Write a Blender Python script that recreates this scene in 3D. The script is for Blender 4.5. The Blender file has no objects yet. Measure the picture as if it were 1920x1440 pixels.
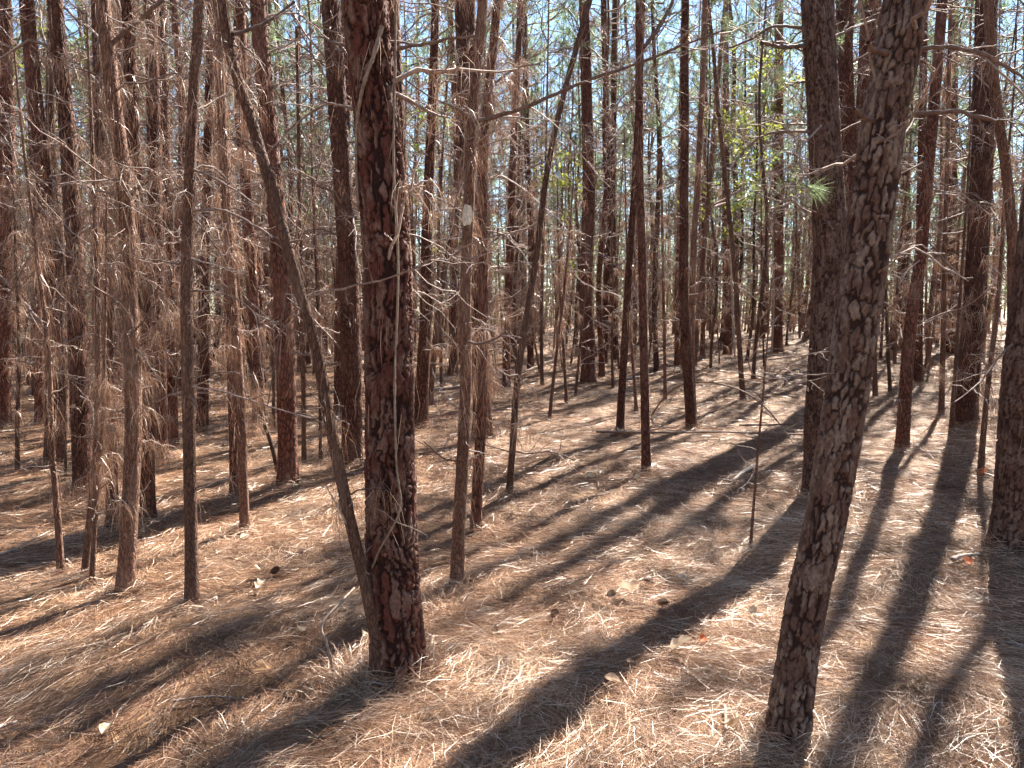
import bpy, math
import numpy as np
from mathutils import Vector

R = math.radians
rng = np.random.default_rng(11)
scene = bpy.context.scene

# ------------------------------------------------------------------ camera, sky, sun, exposure
F_PX, CX, CY = 1400.0, 960.0, 720.0          # focal length in pixels of the 1920 x 1440 photograph
PITCH = R(5.3)
CAM_Z = 1.6
SUN_AZ, SUN_EL = R(33), R(46)                 # azimuth clockwise from +Y (view direction)

cam_d = bpy.data.cameras.new("camera")
cam = bpy.data.objects.new("camera", cam_d)
scene.collection.objects.link(cam)
cam.location = (0, 0, CAM_Z)
cam.rotation_euler = (R(90) - PITCH, 0, 0)
cam_d.sensor_width = 36
cam_d.lens = 36 * F_PX / 1920
cam_d.clip_start = 0.05
cam_d.clip_end = 1000
scene.camera = cam

world = bpy.data.worlds.new("World")
scene.world = world
world.use_nodes = True
nt = world.node_tree
sky = nt.nodes.new("ShaderNodeTexSky")
sky.sky_type = 'NISHITA'
sky.sun_disc = False
sky.sun_elevation = SUN_EL
sky.sun_rotation = SUN_AZ
sky.dust_density = 0.0
sky.ozone_density = 2.0
nt.links.new(sky.outputs[0], nt.nodes["Background"].inputs[0])
nt.nodes["Background"].inputs[1].default_value = 0.06

sun_d = bpy.data.lights.new("sun", 'SUN')
sun_d.energy = 5.0
sun_d.angle = R(0.53)
sun_d.color = (1.0, 0.92, 0.80)
sun = bpy.data.objects.new("sun", sun_d)
scene.collection.objects.link(sun)
SUN_DIR = Vector((math.sin(SUN_AZ) * math.cos(SUN_EL), math.cos(SUN_AZ) * math.cos(SUN_EL), math.sin(SUN_EL)))
sun.rotation_euler = SUN_DIR.to_track_quat('Z', 'Y').to_euler()
sun.location = SUN_DIR * 60

scene.view_settings.view_transform = 'Standard'
scene.view_settings.look = 'None'
scene.view_settings.exposure = 2.38
scene.view_settings.gamma = 1.0
scene.cycles.max_bounces = 4
scene.cycles.diffuse_bounces = 2
scene.cycles.glossy_bounces = 2
scene.cycles.transmission_bounces = 3
world.cycles.sampling_method = 'NONE'
scene.cycles.use_light_tree = False
scene.cycles.use_denoising = True
scene.cycles.use_adaptive_sampling = True
scene.cycles.adaptive_threshold = 0.05

# ------------------------------------------------------------------ numeric helpers
def _hash(ix, iy, iz):
    h = (ix.astype(np.int64) * 374761393 + iy.astype(np.int64) * 668265263 + iz.astype(np.int64) * 2147483647 + 1013) & 0xffffffff
    h = ((h ^ (h >> 13)) * 1274126177) & 0xffffffff
    h = ((h ^ (h >> 16)) * 2246822519) & 0xffffffff
    h = h ^ (h >> 15)
    return (h & 0xffffff) / float(0xffffff)

def vnoise(x, y, z=0.0):
    x = np.asarray(x, float); y = np.asarray(y, float); z = np.zeros_like(x) + z
    ix, iy, iz = np.floor(x), np.floor(y), np.floor(z)
    fx, fy, fz = x - ix, y - iy, z - iz
    fx, fy, fz = [f * f * (3 - 2 * f) for f in (fx, fy, fz)]
    out = 0
    for a in (0, 1):
        for b in (0, 1):
            for c in (0, 1):
                w = (fx if a else 1 - fx) * (fy if b else 1 - fy) * (fz if c else 1 - fz)
                out = out + w * _hash(ix + a, iy + b, iz + c)
    return out * 2 - 1

def sstep(a, b, x):
    t = np.clip((x - a) / (b - a), 0, 1)
    return t * t * (3 - 2 * t)

def height(x, y):
    """the forest floor: rises gently ahead and to the right, small mounds of straw"""
    x = np.asarray(x, float); y = np.asarray(y, float)
    a = np.where(y > 4, np.minimum(y, 30) - 4, 0) * 0.031 + np.maximum(y - 30, 0) * 0.008
    side = 0.55 + 0.45 * np.tanh((x + 1.0) / 5.0)
    z = a * side
    near = sstep(0.8, 3, np.hypot(x, y))
    z = z + near * (0.07 * vnoise(x * 0.45 + 3.1, y * 0.45 + 7.7) + 0.035 * vnoise(x * 1.3, y * 1.3, 4.2)
             + 0.022 * vnoise(x * 3.7, y * 3.7, 9.2) + 0.008 * vnoise(x * 9, y * 9, 2.2))
    return z

CP, SP = math.cos(PITCH), math.sin(PITCH)
def ray(px, py):
    u = (px - CX) / F_PX; v = (CY - py) / F_PX
    return np.array([u, CP + v * SP, -SP + v * CP])
def at(px, py, Y):
    """the point that lies at depth Y under a pixel of the photograph"""
    d = ray(px, py)
    t = Y / d[1]
    return np.array([d[0] * t, Y, CAM_Z + d[2] * t])
_T = np.concatenate([np.arange(1.0, 30, 0.01), np.arange(30, 160, 0.1)])
def ground_hit(px, py):
    d = ray(px, py)
    P = d[None, :] * _T[:, None]; P[:, 2] += CAM_Z
    below = np.nonzero(P[:, 2] < height(P[:, 0], P[:, 1]))[0]
    k = below[0] if len(below) else len(_T) - 1
    return P[k]

# ------------------------------------------------------------------ mesh helpers
def make_mesh(name, V, tris=None, quads=None, attrs=None, mat=None, smooth=True):
    me = bpy.data.meshes.new(name)
    V = np.ascontiguousarray(V, dtype=np.float32).reshape(-1, 3)
    tris = np.zeros((0, 3), np.int32) if tris is None else np.asarray(tris, np.int32).reshape(-1, 3)
    quads = np.zeros((0, 4), np.int32) if quads is None else np.asarray(quads, np.int32).reshape(-1, 4)
    nt_, nq = len(tris), len(quads)
    me.vertices.add(len(V)); me.vertices.foreach_set("co", V.ravel())
    me.loops.add(nt_ * 3 + nq * 4)
    me.loops.foreach_set("vertex_index", np.concatenate([tris.ravel(), quads.ravel()]).astype(np.int32))
    me.polygons.add(nt_ + nq)
    starts = np.concatenate([np.arange(nt_) * 3, nt_ * 3 + np.arange(nq) * 4]).astype(np.int32)
    me.polygons.foreach_set("loop_start", starts)
    me.update(calc_edges=True)
    if smooth:
        me.polygons.foreach_set("use_smooth", np.ones(nt_ + nq, bool))
    for k, a in (attrs or {}).items():
        at_ = me.attributes.new(k, 'FLOAT', 'POINT')
        at_.data.foreach_set("value", np.asarray(a, np.float32).ravel())
    if mat is not None:
        me.materials.append(mat)
    return me

class MB:
    """collects pieces of one part"""
    def __init__(s): s.V = []; s.T = []; s.Q = []; s.A = []; s.n = 0
    def add(s, V, tris=None, quads=None, rnd=None):
        V = np.asarray(V, float).reshape(-1, 3)
        if tris is not None and len(tris): s.T.append(np.asarray(tris) + s.n)
        if quads is not None and len(quads): s.Q.append(np.asarray(quads) + s.n)
        s.V.append(V); s.A.append(np.full(len(V), 0.5) if rnd is None else np.asarray(rnd, float).ravel())
        s.n += len(V)
    def mesh(s, name, mat, smooth=True):
        return make_mesh(name, np.concatenate(s.V), np.concatenate(s.T) if s.T else None,
                         np.concatenate(s.Q) if s.Q else None, {"rnd": np.concatenate(s.A)}, mat, smooth)

def nrm(a):
    return a / np.maximum(np.linalg.norm(a, axis=-1, keepdims=True), 1e-9)

def tubes(mb, P, Rd, sides=4, rnd=None):
    """P (M,n,3) centre lines, Rd (M,n) radii"""
    P = np.asarray(P, float); Rd = np.asarray(Rd, float)
    M, n, _ = P.shape
    if M == 0: return
    T = nrm(np.gradient(P, axis=1))
    ch = nrm(P[:, -1] - P[:, 0] + 1e-6)
    ref = np.where(np.abs(ch[:, 2:3]) > 0.8, np.array([[1.0, 0, 0]]), np.array([[0, 0, 1.0]]))
    a = nrm(np.cross(T, ref[:, None, :])); b = np.cross(T, a)
    th = np.arange(sides) / sides * 2 * math.pi
    V = P[:, :, None, :] + Rd[:, :, None, None] * (np.cos(th)[None, None, :, None] * a[:, :, None, :] + np.sin(th)[None, None, :, None] * b[:, :, None, :])
    idx = np.arange(M * n * sides).reshape(M, n, sides)
    i0 = idx[:, :-1, :]; i1 = idx[:, 1:, :]
    q = np.stack([i0, np.roll(i0, -1, 2), np.roll(i1, -1, 2), i1], -1).reshape(-1, 4)
    r = rng.random(M) if rnd is None else np.broadcast_to(rnd, (M,))
    mb.add(V.reshape(-1, 3), quads=q, rnd=np.repeat(r, n * sides))

def ribbons(mb, P0, P1, P2, w, rnd=None):
    """needles: pointed two-piece strips, three triangles each"""
    N = len(P0)
    if N == 0: return
    side = nrm(np.cross(nrm(P2 - P0), nrm(rng.normal(size=(N, 3)))))
    w = np.broadcast_to(np.asarray(w, float), (N,))[:, None] * 0.5
    V = np.stack([P0 - side * w * .8, P0 + side * w * .8, P1 - side * w, P1 + side * w, P2], 1)
    k = np.arange(N)[:, None] * 5
    t = np.stack([k + [0, 1, 3], k + [0, 3, 2], k + [2, 3, 4]], 1)
    t = np.concatenate([k + np.array([[0, 1, 3]]), k + np.array([[0, 3, 2]]), k + np.array([[2, 3, 4]])])
    r = rng.random(N) if rnd is None else rnd
    mb.add(V.reshape(-1, 3), tris=t, rnd=np.repeat(r, 5))

def spikes(mb, P0, P1, w, rnd=None):
    """far needles: a single thin triangle each"""
    N = len(P0)
    side = nrm(np.cross(nrm(P1 - P0), nrm(rng.normal(size=(N, 3)))))
    w = np.broadcast_to(np.asarray(w, float), (N,))[:, None] * 0.5
    V = np.stack([P0 - side * w, P0 + side * w, P1], 1)
    t = np.arange(N * 3).reshape(-1, 3)
    r = rng.random(N) if rnd is None else rnd
    mb.add(V.reshape(-1, 3), tris=t, rnd=np.repeat(r, 3))

COL = scene.collection
def link(name, data, parent=None):
    o = bpy.data.objects.new(name, data)
    COL.objects.link(o)
    if parent is not None: o.parent = parent
    return o
def tag(o, label=None, cat=None, group=None, kind=None):
    if label: o["label"] = label
    if cat: o["category"] = cat
    if group: o["group"] = group
    if kind: o["kind"] = kind
    return o
def empty(name, loc, label=None, cat=None, group=None):
    o = link(name, None); o.location = loc; o.empty_display_size = 0.2
    return tag(o, label, cat, group)

def smooth_path(pts, n):
    """Catmull-Rom through pts (k,3), n samples evenly by arc length"""
    pts = np.asarray(pts, float)
    if len(pts) == 2:
        pts = np.array([pts[0], (pts[0] + pts[1]) / 2, pts[1]])
    p = np.concatenate([[2 * pts[0] - pts[1]], pts, [2 * pts[-1] - pts[-2]]])
    out = []
    for i in range(len(pts) - 1):
        t = np.linspace(0, 1, 24, endpoint=False)[:, None]
        a, b, c, d = p[i], p[i + 1], p[i + 2], p[i + 3]
        out.append(0.5 * (2 * b + (c - a) * t + (2 * a - 5 * b + 4 * c - d) * t ** 2 + (3 * b - a - 3 * c + d) * t ** 3))
    q = np.concatenate(out + [pts[-1:]])
    s = np.concatenate([[0], np.cumsum(np.linalg.norm(np.diff(q, axis=0), axis=1))])
    u = np.linspace(0, s[-1], n)
    return np.stack([np.interp(u, s, q[:, k]) for k in range(3)], 1)

# ------------------------------------------------------------------ materials
def new_mat(name):
    m = bpy.data.materials.new(name); m.use_nodes = True
    t = m.node_tree; t.nodes.clear()
    out = t.nodes.new("ShaderNodeOutputMaterial")
    return m, t, out
def N(t, typ, **kw):
    n = t.nodes.new(typ)
    for k, v in kw.items():
        if k.startswith("i_"):
            n.inputs[k[2:].replace("_", " ")].default_value = v
        else: setattr(n, k, v)
    return n
def ramp(t, fac, stops):
    r = t.nodes.new("ShaderNodeValToRGB")
    e = r.color_ramp.elements
    while len(e) < len(stops): e.new(0.5)
    for el, (p, c) in zip(e, stops):
        el.position = p; el.color = (*c, 1)
    t.links.new(fac, r.inputs[0])
    return r.outputs[0]
def mixc(t, fac, a, b, mode='MIX'):
    m = t.nodes.new("ShaderNodeMix"); m.data_type = 'RGBA'; m.blend_type = mode
    for s, v in ((0, fac), (6, a), (7, b)):
        if hasattr(v, "links"): t.links.new(v, m.inputs[s])
        elif s == 0: m.inputs[0].default_value = v
        else: m.inputs[s].default_value = (*v, 1)
    return m.outputs[2]
def attr(t, name):
    a = t.nodes.new("ShaderNodeAttribute"); a.attribute_name = name
    return a.outputs["Fac"]
def noise(t, scale, detail=4, vec=None, rough=0.55):
    n = N(t, "ShaderNodeTexNoise"); n.inputs["Scale"].default_value = scale; n.inputs["Detail"].default_value = detail
    n.inputs["Roughness"].default_value = rough
    if vec is not None: t.links.new(vec, n.inputs["Vector"])
    return n.outputs["Fac"]
def objco(t, scale=(1, 1, 1)):
    c = t.nodes.new("ShaderNodeTexCoord"); m = t.nodes.new("ShaderNodeMapping")
    t.links.new(c.outputs["Object"], m.inputs[0]); m.inputs["Scale"].default_value = scale
    return m.outputs[0]

def leafy(name, stops, transl, rough=0.5, spec=0.35, obvar=0.0, trans_gain=1.0):
    """needles and leaves: reflect on one side, let sun through to the other"""
    m, t, out = new_mat(name)
    col = ramp(t, attr(t, "rnd"), stops)
    if obvar:
        oi = t.nodes.new("ShaderNodeObjectInfo")
        hs = t.nodes.new("ShaderNodeHueSaturation")
        mr = t.nodes.new("ShaderNodeMapRange"); mr.inputs[3].default_value = 1 - obvar; mr.inputs[4].default_value = 1 + obvar
        t.links.new(oi.outputs["Random"], mr.inputs[0]); t.links.new(mr.outputs[0], hs.inputs["Value"])
        t.links.new(col, hs.inputs["Color"]); col = hs.outputs[0]
    p = N(t, "ShaderNodeBsdfPrincipled"); p.inputs["Roughness"].default_value = rough
    p.inputs["Specular IOR Level"].default_value = spec
    t.links.new(col, p.inputs["Base Color"])
    tr = t.nodes.new("ShaderNodeBsdfTranslucent")
    t.links.new(col, tr.inputs[0])
    mx = t.nodes.new("ShaderNodeMixShader"); mx.inputs[0].default_value = transl
    t.links.new(p.outputs[0], mx.inputs[1]); t.links.new(tr.outputs[0], mx.inputs[2])
    t.links.new(mx.outputs[0], out.inputs[0])
    return m

def bark_plate_mat(name, furrow, plate, lichen, lich_amt=0.5, rough=0.85):
    """detailed bark: colour follows the plates built into the mesh"""
    m, t, out = new_mat(name)
    v = objco(t, (1, 1, 0.6))
    n1 = noise(t, 90, 5, v); n2 = noise(t, 14, 4, v)
    pl = attr(t, "plate"); ce = attr(t, "cell")
    c = mixc(t, pl, furrow, plate)
    lf = t.nodes.new("ShaderNodeMath"); lf.operation = 'MULTIPLY_ADD'
    t.links.new(ce, lf.inputs[0]); lf.inputs[1].default_value = 0.55; t.links.new(n2, lf.inputs[2])
    l2 = t.nodes.new("ShaderNodeMapRange"); l2.inputs[1].default_value = 0.76; l2.inputs[2].default_value = 0.90
    t.links.new(lf.outputs[0], l2.inputs[0])
    l3 = t.nodes.new("ShaderNodeMath"); l3.operation = 'MULTIPLY'; t.links.new(l2.outputs[0], l3.inputs[0]); t.links.new(pl, l3.inputs[1])
    l4 = t.nodes.new("ShaderNodeMath"); l4.operation = 'MULTIPLY'; t.links.new(l3.outputs[0], l4.inputs[0]); l4.inputs[1].default_value = lich_amt
    c = mixc(t, l4.outputs[0], c, lichen)
    sh = ramp(t, n1, [(0.3, (0.55, 0.55, 0.55)), (0.7, (1.25, 1.25, 1.25))])
    c = mixc(t, 1.0, c, sh, 'MULTIPLY')
    p = N(t, "ShaderNodeBsdfPrincipled"); p.inputs["Roughness"].default_value = rough
    p.inputs["Specular IOR Level"].default_value = 0.3
    t.links.new(c, p.inputs["Base Color"])
    b = t.nodes.new("ShaderNodeBump"); b.inputs["Strength"].default_value = 0.6; b.inputs["Distance"].default_value = 0.004
    t.links.new(n1, b.inputs["Height"]); t.links.new(b.outputs[0], p.inputs["Normal"])
    t.links.new(p.outputs[0], out.inputs[0])
    return m

def bark_mid_mat(name, furrow, plate, lichen, scale=34, zs=0.4, bump=0.012):
    m, t, out = new_mat(name)
    v0 = objco(t, (1, 1, zs))
    nz = t.nodes.new("ShaderNodeTexNoise"); nz.inputs["Scale"].default_value = 9; t.links.new(v0, nz.inputs["Vector"])
    ad = t.nodes.new("ShaderNodeVectorMath"); ad.operation = 'MULTIPLY_ADD'
    t.links.new(nz.outputs["Color"], ad.inputs[0]); ad.inputs[1].default_value = (0.05, 0.05, 0.05); t.links.new(v0, ad.inputs[2])
    vo = t.nodes.new("ShaderNodeTexVoronoi"); vo.feature = 'DISTANCE_TO_EDGE'; vo.inputs["Scale"].default_value = scale
    t.links.new(ad.outputs[0], vo.inputs["Vector"])
    vc = t.nodes.new("ShaderNodeTexVoronoi"); vc.inputs["Scale"].default_value = scale
    t.links.new(ad.outputs[0], vc.inputs["Vector"])
    e = t.nodes.new("ShaderNodeMapRange"); e.inputs[1].default_value = 0.0; e.inputs[2].default_value = 0.22
    t.links.new(vo.outputs[0], e.inputs[0])
    n1 = noise(t, 60, 5, v0); n2 = noise(t, 5, 3, v0)
    c = mixc(t, e.outputs[0], furrow, plate)
    lf = ramp(t, n2, [(0.45, (0, 0, 0)), (0.75, (1, 1, 1))])
    c = mixc(t, lf, c, mixc(t, vc.outputs["Color"], plate, lichen))
    oi = t.nodes.new("ShaderNodeObjectInfo")
    hs = t.nodes.new("ShaderNodeHueSaturation")
    mr = t.nodes.new("ShaderNodeMapRange"); mr.inputs[3].default_value = 0.65; mr.inputs[4].default_value = 1.6
    t.links.new(oi.outputs["Random"], mr.inputs[0]); t.links.new(mr.outputs[0], hs.inputs["Value"]); t.links.new(c, hs.inputs["Color"])
    sh = ramp(t, n1, [(0.3, (0.6, 0.6, 0.6)), (0.7, (1.25, 1.25, 1.25))])
    c = mixc(t, 1.0, hs.outputs[0], sh, 'MULTIPLY')
    p = N(t, "ShaderNodeBsdfPrincipled"); p.inputs["Roughness"].default_value = 0.85; p.inputs["Specular IOR Level"].default_value = 0.3
    t.links.new(c, p.inputs["Base Color"])
    b = t.nodes.new("ShaderNodeBump"); b.inputs["Strength"].default_value = 0.9; b.inputs["Distance"].default_value = bump
    s = t.nodes.new("ShaderNodeMath"); s.operation = 'MULTIPLY_ADD'; t.links.new(n1, s.inputs[0]); s.inputs[1].default_value = 0.4
    t.links.new(e.outputs[0], s.inputs[2]); t.links.new(s.outputs[0], b.inputs["Height"]); t.links.new(b.outputs[0], p.inputs["Normal"])
    t.links.new(p.outputs[0], out.inputs[0])
    return m

def wood_mat(name, stops, rough=0.75, nscale=40):
    m, t, out = new_mat(name)
    c = ramp(t, attr(t, "rnd"), stops)
    n1 = noise(t, nscale, 4, objco(t))
    sh = ramp(t, n1, [(0.3, (0.6, 0.6, 0.6)), (0.7, (1.3, 1.3, 1.3))])
    c = mixc(t, 1.0, c, sh, 'MULTIPLY')
    p = N(t, "ShaderNodeBsdfPrincipled"); p.inputs["Roughness"].default_value = rough; p.inputs["Specular IOR Level"].default_value = 0.35
    t.links.new(c, p.inputs["Base Color"])
    b = t.nodes.new("ShaderNodeBump"); b.inputs["Strength"].default_value = 0.5; b.inputs["Distance"].default_value = 0.003
    t.links.new(n1, b.inputs["Height"]); t.links.new(b.outputs[0], p.inputs["Normal"])
    t.links.new(p.outputs[0], out.inputs[0])
    return m

M = {}
M["bark_main"] = bark_plate_mat("bark_main", (0.026, 0.008, 0.006), (0.115, 0.038, 0.027), (0.28, 0.20, 0.16), 0.45)
M["bark_lean"] = bark_plate_mat("bark_lean", (0.030, 0.013, 0.010), (0.135, 0.078, 0.060), (0.30, 0.235, 0.195), 0.6)
M["bark_side"] = bark_plate_mat("bark_side", (0.036, 0.016, 0.012), (0.125, 0.068, 0.052), (0.24, 0.185, 0.155), 0.5)
M["bark_mid"] = bark_mid_mat("bark_mid", (0.042, 0.014, 0.009), (0.155, 0.062, 0.042), (0.24, 0.145, 0.11))
M["bark_young"] = bark_mid_mat("bark_young", (0.065, 0.030, 0.020), (0.17, 0.092, 0.065), (0.29, 0.20, 0.155), scale=75, zs=0.35, bump=0.005)
M["twig"] = wood_mat("twig", [(0.0, (0.14, 0.09, 0.075)), (0.5, (0.30, 0.225, 0.195)), (1.0, (0.50, 0.42, 0.385))])
M["vine"] = wood_mat("vine", [(0.0, (0.19, 0.14, 0.105)), (1.0, (0.30, 0.23, 0.18))])
M["stick"] = wood_mat("stick", [(0.0, (0.17, 0.11, 0.085)), (0.5, (0.30, 0.225, 0.18)), (1.0, (0.52, 0.45, 0.40))])
M["straw"] = leafy("straw", [(0.0, (0.085, 0.034, 0.018)), (0.25, (0.21, 0.10, 0.058)), (0.55, (0.42, 0.26, 0.168)), (0.85, (0.66, 0.485, 0.35)), (1.0, (0.80, 0.67, 0.54))], 0.12, 0.40, 0.7)
M["hang"] = leafy("hang", [(0.0, (0.13, 0.055, 0.033)), (0.4, (0.27, 0.14, 0.088)), (0.75, (0.43, 0.285, 0.20)), (1.0, (0.64, 0.52, 0.42))], 0.25, 0.36, 0.6, 0.2)
M["green"] = leafy("green", [(0.0, (0.09, 0.14, 0.06)), (0.5, (0.16, 0.23, 0.11)), (1.0, (0.23, 0.30, 0.16))], 0.6, 0.35, 0.5, 0.2)
M["thicket"] = leafy("thicket", [(0.0, (0.14, 0.22, 0.10)), (0.6, (0.25, 0.33, 0.17)), (1.0, (0.33, 0.37, 0.17))], 0.6, 0.45, 0.4)
M["broadleaf"] = leafy("broadleaf", [(0.0, (0.17, 0.22, 0.04)), (1.0, (0.34, 0.35, 0.07))], 0.6, 0.4, 0.4)
M["dryleaf"] = leafy("dryleaf", [(0.0, (0.20, 0.12, 0.075)), (0.5, (0.42, 0.31, 0.22)), (1.0, (0.62, 0.51, 0.39))], 0.2, 0.55, 0.3)
M["redleaf"] = leafy("redleaf", [(0.0, (0.50, 0.10, 0.04)), (1.0, (0.62, 0.20, 0.08))], 0.3, 0.5, 0.3)
M["scar"] = wood_mat("scar", [(0.0, (0.62, 0.58, 0.50)), (1.0, (0.72, 0.68, 0.60))], 0.7, 60)
M["cone"] = wood_mat("cone", [(0.0, (0.12, 0.065, 0.045)), (1.0, (0.24, 0.14, 0.095))], 0.7, 60)

def ground_mat():
    m, t, out = new_mat("forest_floor")
    v = objco(t)
    big = noise(t, 0.9, 4, v)
    w = t.nodes.new("ShaderNodeTexNoise"); w.inputs["Scale"].default_value = 2.2; t.links.new(v, w.inputs["Vector"])
    fin = []
    for k, (sx, sy, rz) in enumerate(((130, 9, 0.5), (120, 10, -0.7), (110, 8, 1.5))):
        mp = t.nodes.new("ShaderNodeMapping"); mp.inputs["Scale"].default_value = (sx, sy, 20); mp.inputs["Rotation"].default_value = (0, 0, rz)
        ad = t.nodes.new("ShaderNodeVectorMath"); ad.operation = 'MULTIPLY_ADD'
        t.links.new(w.outputs["Color"], ad.inputs[0]); ad.inputs[1].default_value = (0.5, 0.5, 0); t.links.new(v, ad.inputs[2])
        t.links.new(ad.outputs[0], mp.inputs[0])
        fin.append(noise(t, 1.0, 3, mp.outputs[0]))
    mx = t.nodes.new("ShaderNodeMath"); mx.operation = 'MAXIMUM'; t.links.new(fin[0], mx.inputs[0]); t.links.new(fin[1], mx.inputs[1])
    mx2 = t.nodes.new("ShaderNodeMath"); mx2.operation = 'MAXIMUM'; t.links.new(mx.outputs[0], mx2.inputs[0]); t.links.new(fin[2], mx2.inputs[1])
    c = ramp(t, mx2.outputs[0], [(0.45, (0.065, 0.030, 0.016)), (0.6, (0.20, 0.11, 0.058)), (0.72, (0.40, 0.265, 0.15)), (0.85, (0.58, 0.43, 0.30))])
    tint = ramp(t, big, [(0.35, (0.85, 0.75, 0.7)), (0.65, (1.1, 1.08, 1.05))])
    c = mixc(t, 1.0, c, tint, 'MULTIPLY')
    p = N(t, "ShaderNodeBsdfPrincipled"); p.inputs["Roughness"].default_value = 0.7; p.inputs["Specular IOR Level"].default_value = 0.3
    t.links.new(c, p.inputs["Base Color"])
    b = t.nodes.new("ShaderNodeBump"); b.inputs["Strength"].default_value = 0.9; b.inputs["Distance"].default_value = 0.02
    t.links.new(mx2.outputs[0], b.inputs["Height"]); t.links.new(b.outputs[0], p.inputs["Normal"])
    t.links.new(p.outputs[0], out.inputs[0])
    return m
M["ground"] = ground_mat()

# ------------------------------------------------------------------ the forest floor
def spaced(lo, hi, step, grow):
    out = [0.0]; s = step
    while out[-1] < hi: out.append(out[-1] + s); s *= grow
    neg = [0.0]; s = step
    while neg[-1] > lo: neg.append(neg[-1] - s); s *= grow
    return np.array(sorted(set(neg[1:] + out)))
gx = spaced(-140, 140, 0.045, 1.03)
gy = 4.0 + spaced(-30, 190, 0.045, 1.028)
GX, GY = np.meshgrid(gx, gy)
GZ = height(GX, GY)
ii = np.arange(GX.size).reshape(GX.shape)
gq = np.stack([ii[:-1, :-1], ii[:-1, 1:], ii[1:, 1:], ii[1:, :-1]], -1).reshape(-1, 4)
g = link("ground", make_mesh("ground", np.stack([GX, GY, GZ], -1).reshape(-1, 3), quads=gq, mat=M["ground"]))
tag(g, kind="structure")

# pine straw lying on it, thickest where the camera is near
def straw_field(n, r0, r1, power, wid, lift, tilt, half=1.0):
    u = rng.random(n)
    e = 2 - power
    r = (r0 ** e + u * (r1 ** e - r0 ** e)) ** (1 / e)
    a = (rng.random(n) * 2 - 1) * half
    x = r * np.sin(a); y = r * np.cos(a)
    clump = vnoise(x * 2.3, y * 2.3, 31.0)
    flow = 2.2 * vnoise(x * 0.8, y * 0.8, 17.0) + 1.2 * vnoise(x * 2.6, y * 2.6, 23.0)
    ang = flow + R(35) + rng.normal(size=n) * 0.75
    L = rng.uniform(0.10, 0.22, n)
    el = rng.normal(size=n) * tilt
    d = np.stack([np.cos(ang) * np.cos(el), np.sin(ang) * np.cos(el), np.sin(el)], 1)
    p0 = np.stack([x, y, np.zeros(n)], 1) - d * (L * 0.5)[:, None]
    p2 = p0 + d * L[:, None]
    bend = np.stack([-np.sin(ang), np.cos(ang), np.zeros(n)], 1) * (rng.normal(size=n) * 0.10 * L)[:, None]
    p1 = (p0 + p2) / 2 + bend
    pocket = sstep(0.1, 0.6, vnoise(x * 6.5, y * 6.5, 44.0))
    base = lift * rng.random(n) ** 1.3 * (1 + 0.9 * clump) * (1 - 0.85 * pocket) + 0.014 * (1 - pocket)
    for p, up in ((p0, 0), (p1, 0.006), (p2, 0)):
        p[:, 2] = np.maximum(height(p[:, 0], p[:, 1]) + 0.002, p[:, 2] + height(x, y) * 0.5 + height(p[:, 0], p[:, 1]) * 0.5) + base + up
    tone = np.clip(0.45 + 0.20 * clump + 0.28 * vnoise(x * 0.7, y * 0.7, 5) + rng.normal(size=n) * 0.25, 0, 1)
    return p0, p1, p2, wid * np.clip(0.55 + r * 0.15, 0.9, 3.2) * rng.uniform(0.8, 1.25, n), tone
mb = MB()
def straight(p0, p1, p2, w, tone):
    spikes(mb, p0, p2, w * 1.15, tone)
straight(*straw_field(310000, 1.6, 26, 1.10, 0.0016, 0.024, 0.12))
ribbons(mb, *straw_field(90000, 1.6, 8, 1.2, 0.0015, 0.036, 0.26))
BANKS = []                                   # straw banked against the feet of the near trunks is added with them
straw_mb = mb

# ------------------------------------------------------------------ trunks
rng = np.random.default_rng(5)
def bark_cells(u, v, nu, seed):
    """cellular plates on the unrolled trunk; returns edge distance and a number per plate"""
    iu, iv = np.floor(u), np.floor(v)
    f1 = np.full(u.shape, 9.0); f2 = np.full(u.shape, 9.0); idn = np.zeros(u.shape)
    for du in (-1, 0, 1):
        for dv in (-1, 0, 1):
            cu, cv = iu + du, iv + dv
            hu = np.mod(cu, nu)
            jx = _hash(hu, cv, np.full_like(cu, seed)); jy = _hash(hu, cv, np.full_like(cu, seed + 7))
            d = np.hypot(cu + 0.1 + 0.8 * jx - u, cv + 0.1 + 0.8 * jy - v)
            rr = _hash(hu, cv, np.full_like(cu, seed + 13))
            closer = d < f1
            f2 = np.where(closer, f1, np.minimum(f2, d))
            idn = np.where(closer, rr, idn)
            f1 = np.where(closer, d, f1)
    return f2 - f1, idn

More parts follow.
